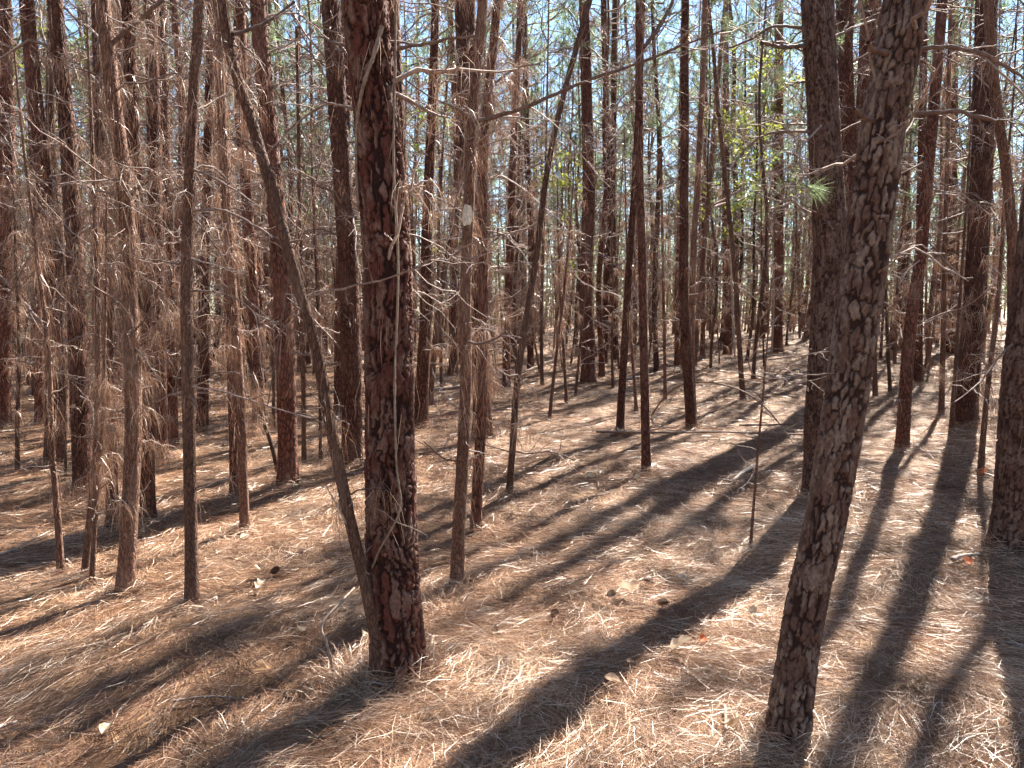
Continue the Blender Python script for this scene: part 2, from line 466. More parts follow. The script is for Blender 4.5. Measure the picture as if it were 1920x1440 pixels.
def trunk_mesh(name, path, rad, nseg, mat, seed, bark=None, wob=0.04):
    """path (n,3) bottom to top, rings lie level; bark=(plate width, plate height, depth) builds the plates"""
    n = len(path)
    th = np.arange(nseg) / nseg * 2 * math.pi
    TH, K = np.meshgrid(th, np.arange(n))
    z = path[:, 2][:, None] + 0 * TH
    r = rad[:, None] * (1 + wob * vnoise(np.cos(TH) * 1.2 + seed, np.sin(TH) * 1.2, z * 1.5) + wob * 0.6 * vnoise(np.cos(TH) * 3 + seed, np.sin(TH) * 3, z * 5))
    # root flare in lobes
    h = z - path[1, 2]
    r = r * (1 + np.exp(-np.maximum(h, 0) / 0.13) * (0.26 + 0.14 * np.sin(TH * 5 + seed) + 0.06 * np.sin(TH * 3 + 2 * seed)))
    plate = np.full(TH.shape, 0.5); cell = np.full(TH.shape, 0.5)
    if bark is not None:
        pw, ph, dep = bark
        rm = float(np.median(rad[: max(3, n // 2)]))
        nu = max(6, int(round(2 * math.pi * rm / pw)))
        cx_, cy_ = np.cos(TH) * rm, np.sin(TH) * rm
        nz = lambda f, fz, o: vnoise(cx_ * f + o, cy_ * f, z * fz + seed)
        wu = 0.55 * nz(12, 5, 0) + 0.30 * nz(38, 20, 3) + 0.22 * nz(90, 60, 6)
        wv = 0.8 * nz(12, 6, 9) + 0.35 * nz(40, 30, 5) + 0.22 * nz(90, 70, 8)
        u = TH / (2 * math.pi) * nu + wu; v = z / ph + wv
        e, cell = bark_cells(u, v, nu, seed)
        thr = 0.17 + 0.17 * nz(20, 9, 2) + 0.08 * nz(60, 40, 15)                       # furrows open and close along their length
        plate = sstep(thr - 0.07, thr + 0.06, e)
        e2, c2 = bark_cells(TH / (2 * math.pi) * nu * 2.0 + wu * 2.2, z / ph * 2.3 + wv * 2.2, nu * 2, seed + 3)
        fb = 0.5 + 0.5 * (0.6 * nz(60, 26, 1) + 0.4 * nz(130, 60, 4))
        terr = 0.75 * sstep(0.0, 0.07, e2) * np.floor(c2 * 4) / 3 + 0.25 * (np.floor(fb * 4.0) / 4.0)            # loose scales lying over each other in steps
        ridge = nz(9, 1.6, 3)
        fine = 0.14 * nz(150, 120, 7)
        hgt = plate * (0.5 + 0.25 * cell + 0.45 * terr) + fine + 0.3 * ridge
        r = r + dep * (hgt - 0.75)
        cell = np.clip(0.35 * cell + 0.45 * terr + 0.35 * (0.5 + 0.5 * nz(7, 2.0, 11)), 0, 1)
        plate = np.clip(plate * (0.68 + 0.42 * fb), 0, 1)
    V = np.stack([path[:, 0][:, None] + r * np.cos(TH), path[:, 1][:, None] + r * np.sin(TH), z], -1)
    idx = np.arange(n * nseg).reshape(n, nseg)
    i0, i1 = idx[:-1], idx[1:]
    q = np.stack([i0, np.roll(i0, -1, 1), np.roll(i1, -1, 1), i1], -1).reshape(-1, 4)
    return make_mesh(name, V.reshape(-1, 3), quads=q, attrs={"plate": plate, "cell": cell}, mat=mat)

# ------------------------------------------------------------------ dead branches, hanging needles, crowns
def dead_branches(mb, starts, az, L, r0, elev, curve, twigs=6, third=2, fat=0.0028):
    """a set of dead limbs with twigs; starts (B,3)"""
    B = len(starts)
    if B == 0: return np.zeros((0, 3))
    n = 8
    t = np.linspace(0, 1, n)
    hor = np.stack([np.cos(az), np.sin(az), np.zeros(B)], 1)
    side = np.stack([-np.sin(az), np.cos(az), np.zeros(B)], 1)
    wig = np.cumsum(rng.normal(size=(B, n, 2)) * 0.035, axis=1); wig[:, 0] = 0
    P = starts[:, None, :] + L[:, None, None] * (t[None, :, None] * hor[:, None, :]
        + wig[:, :, 0:1] * side[:, None, :] + (np.tan(elev)[:, None] * t + curve[:, None] * t ** 2 + wig[:, :, 1])[..., None] * np.array([0, 0, 1.0]))
    Rd = r0[:, None] * (1 - 0.82 * t)[None, :] + 0.35 * fat
    tone = np.clip(rng.normal(0.45, 0.25, B), 0, 1)
    tubes(mb, P, Rd, 4, tone)
    pts = [P.reshape(-1, 3)]
    # twigs
    K = twigs
    if K:
        k = rng.uniform(0.22, 1.0, (B, K))
        f = k * (n - 1); i = np.minimum(f.astype(int), n - 2); fr = (f - i)[..., None]
        bi = np.arange(B)[:, None]
        S = P[bi, i] * (1 - fr) + P[bi, i + 1] * fr
        T = nrm(P[bi, i + 1] - P[bi, i])
        sgn = np.where(rng.random((B, K)) < 0.5, -1, 1) * rng.uniform(0.45, 1.25, (B, K))
        c_, s_ = np.cos(sgn)[..., None], np.sin(sgn)[..., None]
        D = T * c_ + np.cross(np.array([0, 0, 1.0]), T) * s_ + np.array([0, 0, 1.0]) * rng.normal(0.05, 0.3, (B, K))[..., None]
        D = nrm(D)
        l2 = L[:, None] * rng.uniform(0.14, 0.42, (B, K)) * (1.25 - k)
        m = 5; tt = np.linspace(0, 1, m)
        w2 = np.cumsum(rng.normal(size=(B, K, m, 3)) * 0.06, axis=2); w2[:, :, 0] = 0
        cur = np.array([0, 0, 1.0]) * rng.normal(0.0, 0.35, (B, K))[..., None]
        P2 = S[:, :, None] + l2[..., None, None] * (D[:, :, None] * tt[:, None] + cur[:, :, None] * (tt ** 2)[:, None] + w2)
        R2 = (r0[:, None] * 0.30)[..., None] * (1 - 0.75 * tt) * np.ones((B, K, 1)) + 0.27 * fat
        P2 = P2.reshape(B * K, m, 3)
        tubes(mb, P2, R2.reshape(B * K, m), 3, np.repeat(tone, K))
        pts.append(P2.reshape(-1, 3))
        if third:
            Kt = third; Mx = B * K
            kk = rng.integers(1, m - 1, (Mx, Kt))
            S3 = P2[np.arange(Mx)[:, None], kk]
            T3 = nrm(P2[np.arange(Mx)[:, None], kk + 1] - S3)
            D3 = nrm(T3 + rng.normal(size=(Mx, Kt, 3)) * 0.65)
            l3 = np.repeat(l2.reshape(-1), Kt).reshape(Mx, Kt) * rng.uniform(0.25, 0.6, (Mx, Kt))
            P0 = S3.reshape(-1, 3); d3 = (D3 * l3[..., None]).reshape(-1, 3)
            ribbons(mb, P0, P0 + d3 * 0.5 + rng.normal(size=P0.shape) * 0.006, P0 + d3, fat + 0 * P0[:, 0], np.repeat(tone, K * Kt))
            pts.append(P0 + d3)
    return np.concatenate(pts)

def hanging(mb, pts, per, L=0.17, w=0.0022, spread=0.5, toneshift=0.0):
    """dead needles caught over twigs, drooping"""
    if len(pts) == 0 or per <= 0: return
    P0 = np.repeat(pts, per, axis=0)
    n = len(P0)
    P0 = P0 + rng.normal(size=(n, 3)) * np.array([0.018, 0.018, 0.014])
    bias = np.repeat(rng.normal(size=(len(pts), 2)) * 0.5, per, axis=0)
    h = rng.normal(size=(n, 2)) * spread + bias * spread
    l = L * rng.uniform(0.6, 1.2, n)
    d = np.stack([h[:, 0], h[:, 1], rng.normal(0.0, 0.25, n)], 1)
    d = d / np.maximum(1.0, np.linalg.norm(d, axis=1))[:, None]
    f = lambda s: P0 + d * (l * s * (1 - 0.35 * s))[:, None] + np.stack([np.zeros(n), np.zeros(n), -l * s ** 1.5 * (1 - 0.45 * np.linalg.norm(d[:, :2], axis=1))], 1)
    tone = np.clip(np.repeat(rng.normal(0.45, 0.15, len(pts)), per) + rng.normal(0, 0.22, n) + toneshift, 0, 1)
    ribbons(mb, P0, f(0.5), f(1.0), w, tone)

def trunk_needles(mb, path, rad, n, zlo, zhi, L=0.18, w=0.0022):
    """dead needles lodged in the bark, hanging close to the trunk"""
    zc = vnoise(rng.random(1) * 50, rng.random(1))[0]
    z = rng.uniform(zlo, zhi, n * 2)
    keep = (vnoise(z * 2.5, np.full_like(z, zc * 40)) > -0.25)
    z = z[keep][:n]; n = len(z)
    a = rng.uniform(0, 2 * math.pi, n)
    x = np.interp(z, path[:, 2], path[:, 0]); y = np.interp(z, path[:, 2], path[:, 1]); r = np.interp(z, path[:, 2], rad)
    off = r + rng.uniform(0.0, 0.03, n)
    P0 = np.stack([x + off * np.cos(a), y + off * np.sin(a), z], 1)
    l = L * rng.uniform(0.6, 1.2, n)
    out = np.stack([np.cos(a), np.sin(a), 0 * a], 1)
    tan = np.stack([-np.sin(a), np.cos(a), 0 * a], 1) * rng.normal(0, 0.22, n)[:, None]
    P1 = P0 + (out * rng.uniform(-0.05, 0.35, n)[:, None] + tan) * (l * 0.5)[:, None] - np.array([0, 0, 1.0]) * (l * 0.42)[:, None]
    P2 = P1 + (out * rng.normal(0, 0.12, n)[:, None] + tan) * (l * 0.5)[:, None] - np.array([0, 0, 1.0]) * (l * 0.52)[:, None]
    ribbons(mb, P0, P1, P2, w)

def crown_mesh(seed, H=5.5, spread=1.7, limbs=26, tufts=11, per=24):
    mb = MB(); mbb = MB()
    zz = np.sort(rng.uniform(0.0, 0.93, limbs)) * H
    az = rng.uniform(0, 2 * math.pi, limbs)
    L = spread * (1.05 - (zz / H) ** 1.6) * rng.uniform(0.6, 1.15, limbs)
    n = 7; t = np.linspace(0, 1, n)
    hor = np.stack([np.cos(az), np.sin(az), 0 * az], 1)
    el = np.tan(R(8) + (zz / H) * R(40))
    wig = np.cumsum(rng.normal(size=(limbs, n, 3)) * 0.04, 1); wig[:, 0] = 0
    P = np.stack([0 * zz, 0 * zz, zz], 1)[:, None] + L[:, None, None] * (t[:, None] * hor[:, None] + (el[:, None] * t + 0.25 * t ** 2)[..., None] * np.array([0, 0, 1.0]) + wig)
    tubes(mbb, P, (0.018 * (L / spread))[:, None] * (1 - 0.8 * t) + 0.003, 4)
    k = rng.uniform(0.35, 1.0, (limbs, tufts)); k[:, 0] = 1.0
    f = k * (n - 1); i = np.minimum(f.astype(int), n - 2); fr = (f - i)[..., None]; bi = np.arange(limbs)[:, None]
    S = P[bi, i] * (1 - fr) + P[bi, i + 1] * fr
    T = nrm(P[bi, i + 1] - P[bi, i])
    off = nrm(T * 0.7 + rng.normal(size=S.shape) * 0.7) * (L[:, None] * rng.uniform(0.02, 0.32, (limbs, tufts)))[..., None]
    E = (S + off).reshape(-1, 3); S = S.reshape(-1, 3)
    mid = (S + E) / 2 + rng.normal(size=S.shape) * 0.02
    tubes(mbb, np.stack([S, mid, E], 1), np.full((len(S), 3), 0.004) * [1.2, 1, 0.8], 3)
    dirn = nrm(E - S + np.array([0, 0, 0.05]))
    P0 = np.repeat(E, per, 0); D = np.repeat(dirn, per, 0)
    P0 = P0 - D * rng.uniform(0, 0.16, len(P0))[:, None]
    dd = nrm(D * 0.55 + rng.normal(size=P0.shape) * 0.62)
    ln = rng.uniform(0.13, 0.21, len(P0))[:, None]
    tone = np.clip(np.repeat(rng.normal(0.5, 0.2, len(E)), per) + rng.normal(0, 0.15, len(P0)), 0, 1)
    spikes(mb, P0, P0 + dd * ln - np.array([0, 0, 0.02]), 0.0085, tone)
    nq = sum(len(q) for q in mbb.Q)
    mb.add(np.concatenate(mbb.V), quads=np.concatenate(mbb.Q), rnd=np.concatenate(mbb.A))
    me = mb.mesh("crown", M["green"], False)
    me.materials.append(M["twig"])
    k = np.zeros(len(me.polygons), np.int32); k[-nq:] = 1
    me.polygons.foreach_set("material_index", k)
    return me

CROWNS = [crown_mesh(i, H=rng.uniform(4.5, 6.5), spread=rng.uniform(0.9, 1.5), limbs=14, tufts=5, per=22) for i in range(5)]
CROWNS_FAR = [crown_mesh(i, H=rng.uniform(4.5, 6.5), spread=rng.uniform(1.1, 1.7), limbs=16, tufts=6, per=22) for i in range(5)]

def add_crown(root, top, base_z, total_h, k, rz, far=False):
    """live crown on the upper trunk; its limbs are a piece of it"""
    c = (CROWNS_FAR if far else CROWNS)[k % 5]
    o = link("crown", c, root)
    o.location = (top[0], top[1], base_z)
    sc = max(0.35, (total_h - base_z) / 5.6)
    o.scale = (sc ** 0.6, sc ** 0.6, sc); o.rotation_euler = (0, 0, rz)
    return o

# ------------------------------------------------------------------ the trees one can tell apart
# key: (pixels of the centre line from the ground up, width at ground px, width at top px, dead limbs, hanging needles 0..3, bark, label)
PINE, SAP = "pine tree", "sapling"
TREES = {
 "main": ([(748,1272),(744,1180),(737,1050),(732,960),(728,700),(727,480),(708,230),(683,0)], 100, 78, 6, 0.5, "main", "stoutest nearest pine with thick plated red-brown bark and a climbing vine"),
 "curved": ([(719,1292),(690,1120),(655,970),(622,810),(592,650),(557,530),(512,365),(470,222),(432,100),(418,0)], 24, 20, 4, 0.3, "young", "slender curved pine leaning left from the foot of the stoutest pine"),
 "lean": ([(1478,1402),(1487,1293),(1512,1127),(1551,960),(1592,713),(1610,580),(1625,480),(1657,233),(1698,0)], 76, 76, 4, 0.0, "lean", "near pine at right leaning right with flaky grey-plated bark"),
 "right_big": ([(1537,925),(1540,800),(1545,700),(1556,480),(1546,250),(1533,0)], 60, 55, 9, 0.2, "side", "stout upright pine standing just behind the leaning right pine"),
 "edge": ([(1902,1034),(1910,900),(1922,700),(1945,480),(1975,200),(1992,0)], 82, 58, 3, 0.4, "side", "thick dark pine cut off by the right edge of the photo"),
 "r_needle": ([(1810,800),(1815,720),(1825,600),(1832,480),(1843,250),(1850,0)], 40, 34, 26, 1.6, "mid", "shaggy reddish pine left of the edge pine with its shadow running toward the viewer"),
 "r_clean": ([(1692,848),(1697,740),(1708,600),(1726,480),(1742,300),(1757,130),(1767,0)], 24, 17, 16, 0.5, "mid", "clean reddish pine leaning slightly right beyond the leaning right pine"),
 "r_bent": ([(1893,985),(1898,800),(1899,600),(1898,450),(1888,330),(1868,190),(1852,0)], 20, 16, 10, 0.4, "young", "thin bent pine whose top bows left beside the edge pine"),
 "r_orange": ([(1838,893),(1845,800),(1856,690),(1868,600),(1878,470),(1886,330)], 11, 5, 5, 0.9, "young", "thin orange-brown sapling beside the edge pine with a red leaf at its foot"),
 "r_behind_a": ([(1577,742),(1580,600),(1584,480),(1588,250),(1582,0)], 30, 26, 10, 0.4, "mid", "reddish pine showing between the two stout right pines"),
 "r_behind_b": ([(1613,722),(1615,600),(1618,400),(1625,200),(1634,0)], 38, 34, 18, 0.8, "mid", "broad reddish pine half hidden by the top of the leaning right pine"),
 "r_stub": ([(1765,780),(1768,650),(1771,480),(1776,300),(1780,100)], 10, 6, 8, 0.5, "young", "thin dark sapling left of the shaggy reddish pine"),
 "r_low": ([(1783,812),(1787,760),(1792,690),(1797,600)], 9, 6, 3, 0.6, "young", "short crooked stem at the foot of the shaggy reddish pine"),
 "r_far_a": ([(1722,715),(1722,600),(1726,400),(1730,200),(1733,0)], 16, 12, 14, 0.6, "mid", "far dark pine right behind the clean reddish pine"),
 "r_far_b": ([(1641,745),(1639,650),(1637,480),(1640,250)], 9, 6, 6, 0.4, "young", "thin dark sapling just right of the leaning right pine"),
 "r_far_c": ([(1669,737),(1664,640),(1660,500),(1655,350)], 7, 4, 6, 0.4, "young", "very thin sapling in the gap left of the clean reddish pine"),
 "r_mid_far": ([(1782,662),(1781,560),(1783,400),(1786,150),(1788,0)], 22, 16, 14, 0.7, "mid", "far pine seen just left of the shaggy reddish pine"),
 "c_far_trunk": ([(1457,660),(1457,600),(1459,480),(1460,250),(1461,0)], 21, 15, 16, 0.5, "mid", "straight far pine alone left of the stout upright right pine"),
 "c_thin_a": ([(1393,750),(1389,690),(1383,590),(1376,490),(1362,350),(1347,210),(1337,90),(1328,0)], 10, 6, 8, 0.3, "young", "thin wavy sapling leaning left in the right-hand clearing"),
 "c_thin_b": ([(1297,805),(1291,720),(1283,600),(1282,480),(1284,250),(1285,0)], 20, 13, 14, 0.5, "mid", "straight pine in the middle clearing with a reddish lower trunk"),
 "c_thin_c": ([(1300,775),(1297,650),(1300,480),(1309,330),(1318,130),(1322,0)], 12, 10, 12, 0.5, "young", "thin pine crossing behind the reddish clearing pine and leaning right"),
 "c_thin_d": ([(1302,690),(1312,560),(1326,400),(1342,200),(1360,0)], 9, 7, 9, 0.3, "young", "slim far sapling slanting right across the clearing"),
 "c_pair_a": ([(1212,888),(1209,750),(1206,600),(1204,480),(1199,300),(1199,100),(1199,0)], 17, 14, 10, 0.3, "mid", "taller dark pine of the close pair in the centre clearing"),
 "c_pair_b": ([(1162,812),(1168,700),(1176,560),(1183,450),(1191,330),(1197,200),(1203,60)], 15, 11, 8, 0.3, "mid", "shorter dark pine of the close pair, leaning into its neighbour"),
 "c_grey": ([(1247,750),(1246,650),(1243,500),(1240,300)], 7, 4, 5, 0.2, "young", "thin grey-green sapling between the pair and the reddish clearing pine"),
 "c_pale": ([(1193,775),(1188,700),(1182,620),(1178,540)], 7, 4, 4, 0.2, "young", "thin pale crooked sapling between the two dark paired pines"),
 "c_far_1": ([(1272,685),(1272,560),(1276,400),(1278,200)], 15, 10, 14, 0.6, "mid", "far dark pine directly behind the reddish clearing pine"),
 "c_far_2": ([(1365,665),(1364,560),(1362,400),(1361,200)], 16, 12, 16, 0.6, "mid", "far dark pine beside a pale twig heap in the clearing"),
 "c_far_3": ([(1317,668),(1318,560),(1319,400),(1322,250)], 9, 6, 10, 0.5, "mid", "far thin pine left of the twig heap in the clearing"),
 "c_far_4": ([(1133,682),(1136,560),(1140,420),(1138,250),(1132,0)], 13, 11, 16, 0.6, "mid", "left one of two far dark pines right of the broad red far pine"),
 "c_far_5": ([(1153,676),(1152,560),(1149,420),(1150,250),(1153,0)], 13, 10, 14, 0.6, "mid", "right one of two far dark pines behind the paired pines"),
 "c_broad": ([(1104,716),(1102,640),(1098,540),(1104,400),(1102,250),(1098,100),(1095,0)], 28, 18, 18, 0.6, "mid", "broad red far pine near the middle of the photo"),
 "c_slant": ([(955,927),(963,813),(970,713),(984,613),(1006,480),(1024,333),(1051,200),(1087,67),(1106,0)], 13, 10, 10, 0.5, "young", "slim pine slanting right from the centre floor with a side twig low down"),
 "c_scar": ([(857,1105),(860,1000),(868,850),(874,700),(873,550),(878,420),(884,250),(895,100),(906,0)], 25, 18, 12, 0.9, "young", "slim near pine with a white bare scar right of the stoutest pine"),
 "c_shag": ([(892,998),(896,900),(903,780),(906,640),(905,480),(906,300),(925,80),(932,0)], 21, 15, 20, 2.6, "mid", "slim pine shaggy with dead needles just right of the scarred pine"),
 "c_back": ([(905,820),(903,700),(896,560),(890,400),(878,200),(871,0)], 36, 38, 20, 1.2, "mid", "broad red pine rising behind the scarred slim pine"),
 "c_lt_a": ([(787,802),(793,700),(800,560),(801,430),(810,200),(817,0)], 28, 14, 16, 1.2, "mid", "red pine right behind the stoutest pine with needles hung on its lower trunk"),
 "c_lt_b": ([(850,702),(849,600),(851,480),(858,300),(848,100),(843,0)], 17, 11, 14, 0.8, "mid", "far red pine between the stoutest pine and the scarred pine"),
 "c_lt_c": ([(828,732),(826,640),(822,480),(829,300),(838,150)], 7, 4, 6, 0.4, "young", "thin far sapling just right of the stoutest pine"),
 "c_lt_d": ([(806,760),(818,620),(835,500),(858,380),(873,290)], 12, 9, 6, 0.4, "young", "slim pine slanting right behind the stoutest pine"),
 "c_twin": ([(748,860),(748,600),(750,420),(746,250),(734,0)], 32, 28, 6, 0.4, "mid", "pine hidden close behind the stoutest pine, its edge showing at right"),
 "c_rt_a": ([(950,726),(950,620),(956,480),(962,300),(972,100),(976,0)], 15, 11, 18, 1.0, "mid", "far shaggy pine right of the broad red centre pine"),
 "c_rt_b": ([(995,692),(994,600),(997,480),(989,300),(985,100),(983,0)], 13, 10, 16, 0.8, "mid", "far dark pine standing behind the slanting centre pine"),
 "c_rt_c": ([(1017,722),(1015,620),(1018,480),(1022,350)], 7, 5, 8, 0.4, "young", "thin far sapling left of the broad red far pine"),
 "c_rt_d": ([(1030,788),(1037,720),(1045,650),(1056,560),(1066,460)], 7, 4, 6, 0.3, "young", "thin sapling leaning right in front of the broad red far pine"),
 "c_rt_e": ([(1062,756),(1058,680),(1052,580),(1048,480)], 6, 4, 6, 0.3, "young", "very thin dark sapling left of the broad red far pine's foot"),
 "c_stem": ([(1407,1030),(1420,860),(1433,713),(1441,610),(1447,520)], 6, 2.5, 6, 0.0, "young", "leafless thin dark sapling stem standing in the right-hand sunlit straw"),
 "l_37": ([(660,870),(660,760),(657,640),(652,480),(636,240),(620,0)], 38, 34, 14, 0.4, "mid", "stout dark red pine left of the stoutest pine"),
 "l_37b": ([(637,775),(637,650),(640,480),(646,300),(650,150)], 22, 16, 10, 0.4, "mid", "pine tucked behind the stout dark red pine at its left"),
 "l_36": ([(541,912),(538,760),(532,600),(526,480),(510,300),(494,140),(484,0)], 38, 28, 18, 0.8, "mid", "stout red pine with a broad straight foot left of the curved pine"),
 "l_42": ([(485,792),(482,680),(472,520),(462,350),(455,150),(450,0)], 24, 17, 20, 1.6, "mid", "shaggy red pine behind and left of the broad-footed red pine"),
 "l_42b": ([(522,892),(508,830),(494,790),(480,735)], 9, 7, 2, 0.3, "young", "short slanting dead stem leaning left at the broad-footed red pine"),
 "l_thin_1": ([(570,872),(569,740),(566,600),(562,450),(560,250),(556,50)], 9, 6, 10, 0.6, "young", "thin dark sapling between the broad-footed pine and the curved pine"),
 "l_thin_2": ([(513,810),(513,700),(511,560),(505,400)], 7, 5, 8, 0.6, "young", "thin far sapling left of the broad-footed red pine"),
 "l_thin_3": ([(601,860),(600,760),(598,640),(592,500)], 6, 4, 6, 0.5, "young", "very thin sapling right beside the curved pine's middle"),
 "l_39": ([(460,1000),(456,900),(452,780),(447,690),(437,560),(426,400),(418,250),(408,0)], 19, 15, 14, 2.4, "young", "pine with sunlit edge and a bundle of dead needles capping its lower bare trunk"),
 "l_38": ([(441,930),(438,800),(434,680),(428,520),(418,320),(410,120),(403,0)], 20, 14, 18, 1.2, "mid", "dark pine directly left behind the needle-capped pine"),
 "l_40": ([(380,806),(381,700),(383,560),(387,400),(392,200),(396,0)], 21, 14, 18, 1.0, "mid", "straight far pine just right of the clean grey-brown pole pine"),
 "l_8": ([(360,1145),(358,1000),(355,850),(352,700),(350,560),(352,450),(357,300),(366,120),(374,0)], 25, 19, 12, 0.3, "young", "clean straight grey-brown pole pine in the left foreground"),
 "l_4": ([(236,1112),(241,1000),(248,860),(250,720),(243,560),(240,450),(232,330),(213,190),(203,90),(192,0)], 32, 25, 18, 2.8, "young", "left foreground pine wrapped in dead needles with forked upper limbs"),
 "l_5": ([(278,978),(276,860),(272,720),(268,560),(258,380),(247,200),(240,0)], 27, 22, 20, 3.0, "mid", "needle-draped pine just right behind the forked left pine"),
 "l_6": ([(212,990),(209,880),(204,740),(200,600),(192,430),(186,250)], 22, 15, 20, 2.6, "mid", "needle-draped pine just left behind the forked left pine"),
 "l_7a": ([(159,1086),(168,980),(180,860),(184,700),(183,560),(178,400)], 14, 8, 12, 1.4, "young", "left one of two thin stems crossing left of the forked left pine"),
 "l_7b": ([(173,1102),(177,1000),(186,880),(193,760)], 10, 6, 6, 1.2, "young", "right one of two thin stems crossing left of the forked left pine"),
 "l_2": ([(157,922),(152,800),(147,680),(143,540),(136,400),(124,220),(108,70),(103,0)], 36, 25, 14, 0.8, "mid", "dark stout pine near the left edge with a straight foot"),
 "l_1": ([(107,876),(102,760),(98,620),(90,440),(77,290),(60,130),(50,0)], 27, 24, 18, 1.2, "mid", "dark pine immediately left of the straight-footed left pine"),
 "l_1b": ([(92,868),(94,700),(92,480),(80,290),(66,150),(56,0)], 18, 14, 14, 1.4, "mid", "shaggy pine hidden close behind the dark left pine"),
 "l_3": ([(115,1084),(107,960),(97,830),(93,700),(84,590),(72,500),(62,420)], 13, 6, 8, 0.6, "young", "thin bare sapling in the left foreground leaning left"),
 "l_0": ([(2,800),(4,640),(12,480),(14,300),(12,150),(7,0)], 32, 24, 16, 1.0, "mid", "dark pine at the far left edge of the photo"),
 "l_f1": ([(33,890),(33,780),(36,660),(30,500)], 8, 5, 8, 0.8, "young", "thin sapling closest to the left edge"),
 "l_f2": ([(75,800),(74,700),(70,560),(66,400)], 18, 13, 14, 1.2, "mid", "reddish pine far behind the thin sapling at the left edge"),
 "l_f3": ([(123,892),(122,800),(118,660),(112,540)], 5, 3, 6, 0.6, "young", "wispy sapling between the two dark left pines"),
 "l_41a": ([(300,862),(298,740),(296,600),(292,430),(288,250),(284,80)], 30, 22, 20, 2.2, "mid", "shaggy red pine left of the pole pine"),
 "l_41b": ([(321,836),(320,700),(318,560),(312,400),(306,200),(302,0)], 24, 20, 18, 1.8, "mid", "darker red pine between the shaggy red pine and the pole pine"),
}

def trunk_path(pts_px, H):
    base = ground_hit(*pts_px[0]); Y = base[1]
    P = [at(px, py, Y) for px, py in pts_px]
    P[0] = base
    P = np.array(P)
    h = P[-1, 2] - base[2]
    if H > h + 0.3:
        d = P[-1] - P[-2]; d = d / d[2]
        k = max(2, int((H - h) / 1.5))
        ext = []
        cur = P[-1].copy()
        for i in range(k):
            st = (H - h) / k
            d = d * 0.72
            cur = cur + np.array([d[0], 0.02 * rng.normal(), 1.0]) * st
            ext.append(cur.copy())
        P = np.concatenate([P, ext])
    return base, Y, h, P

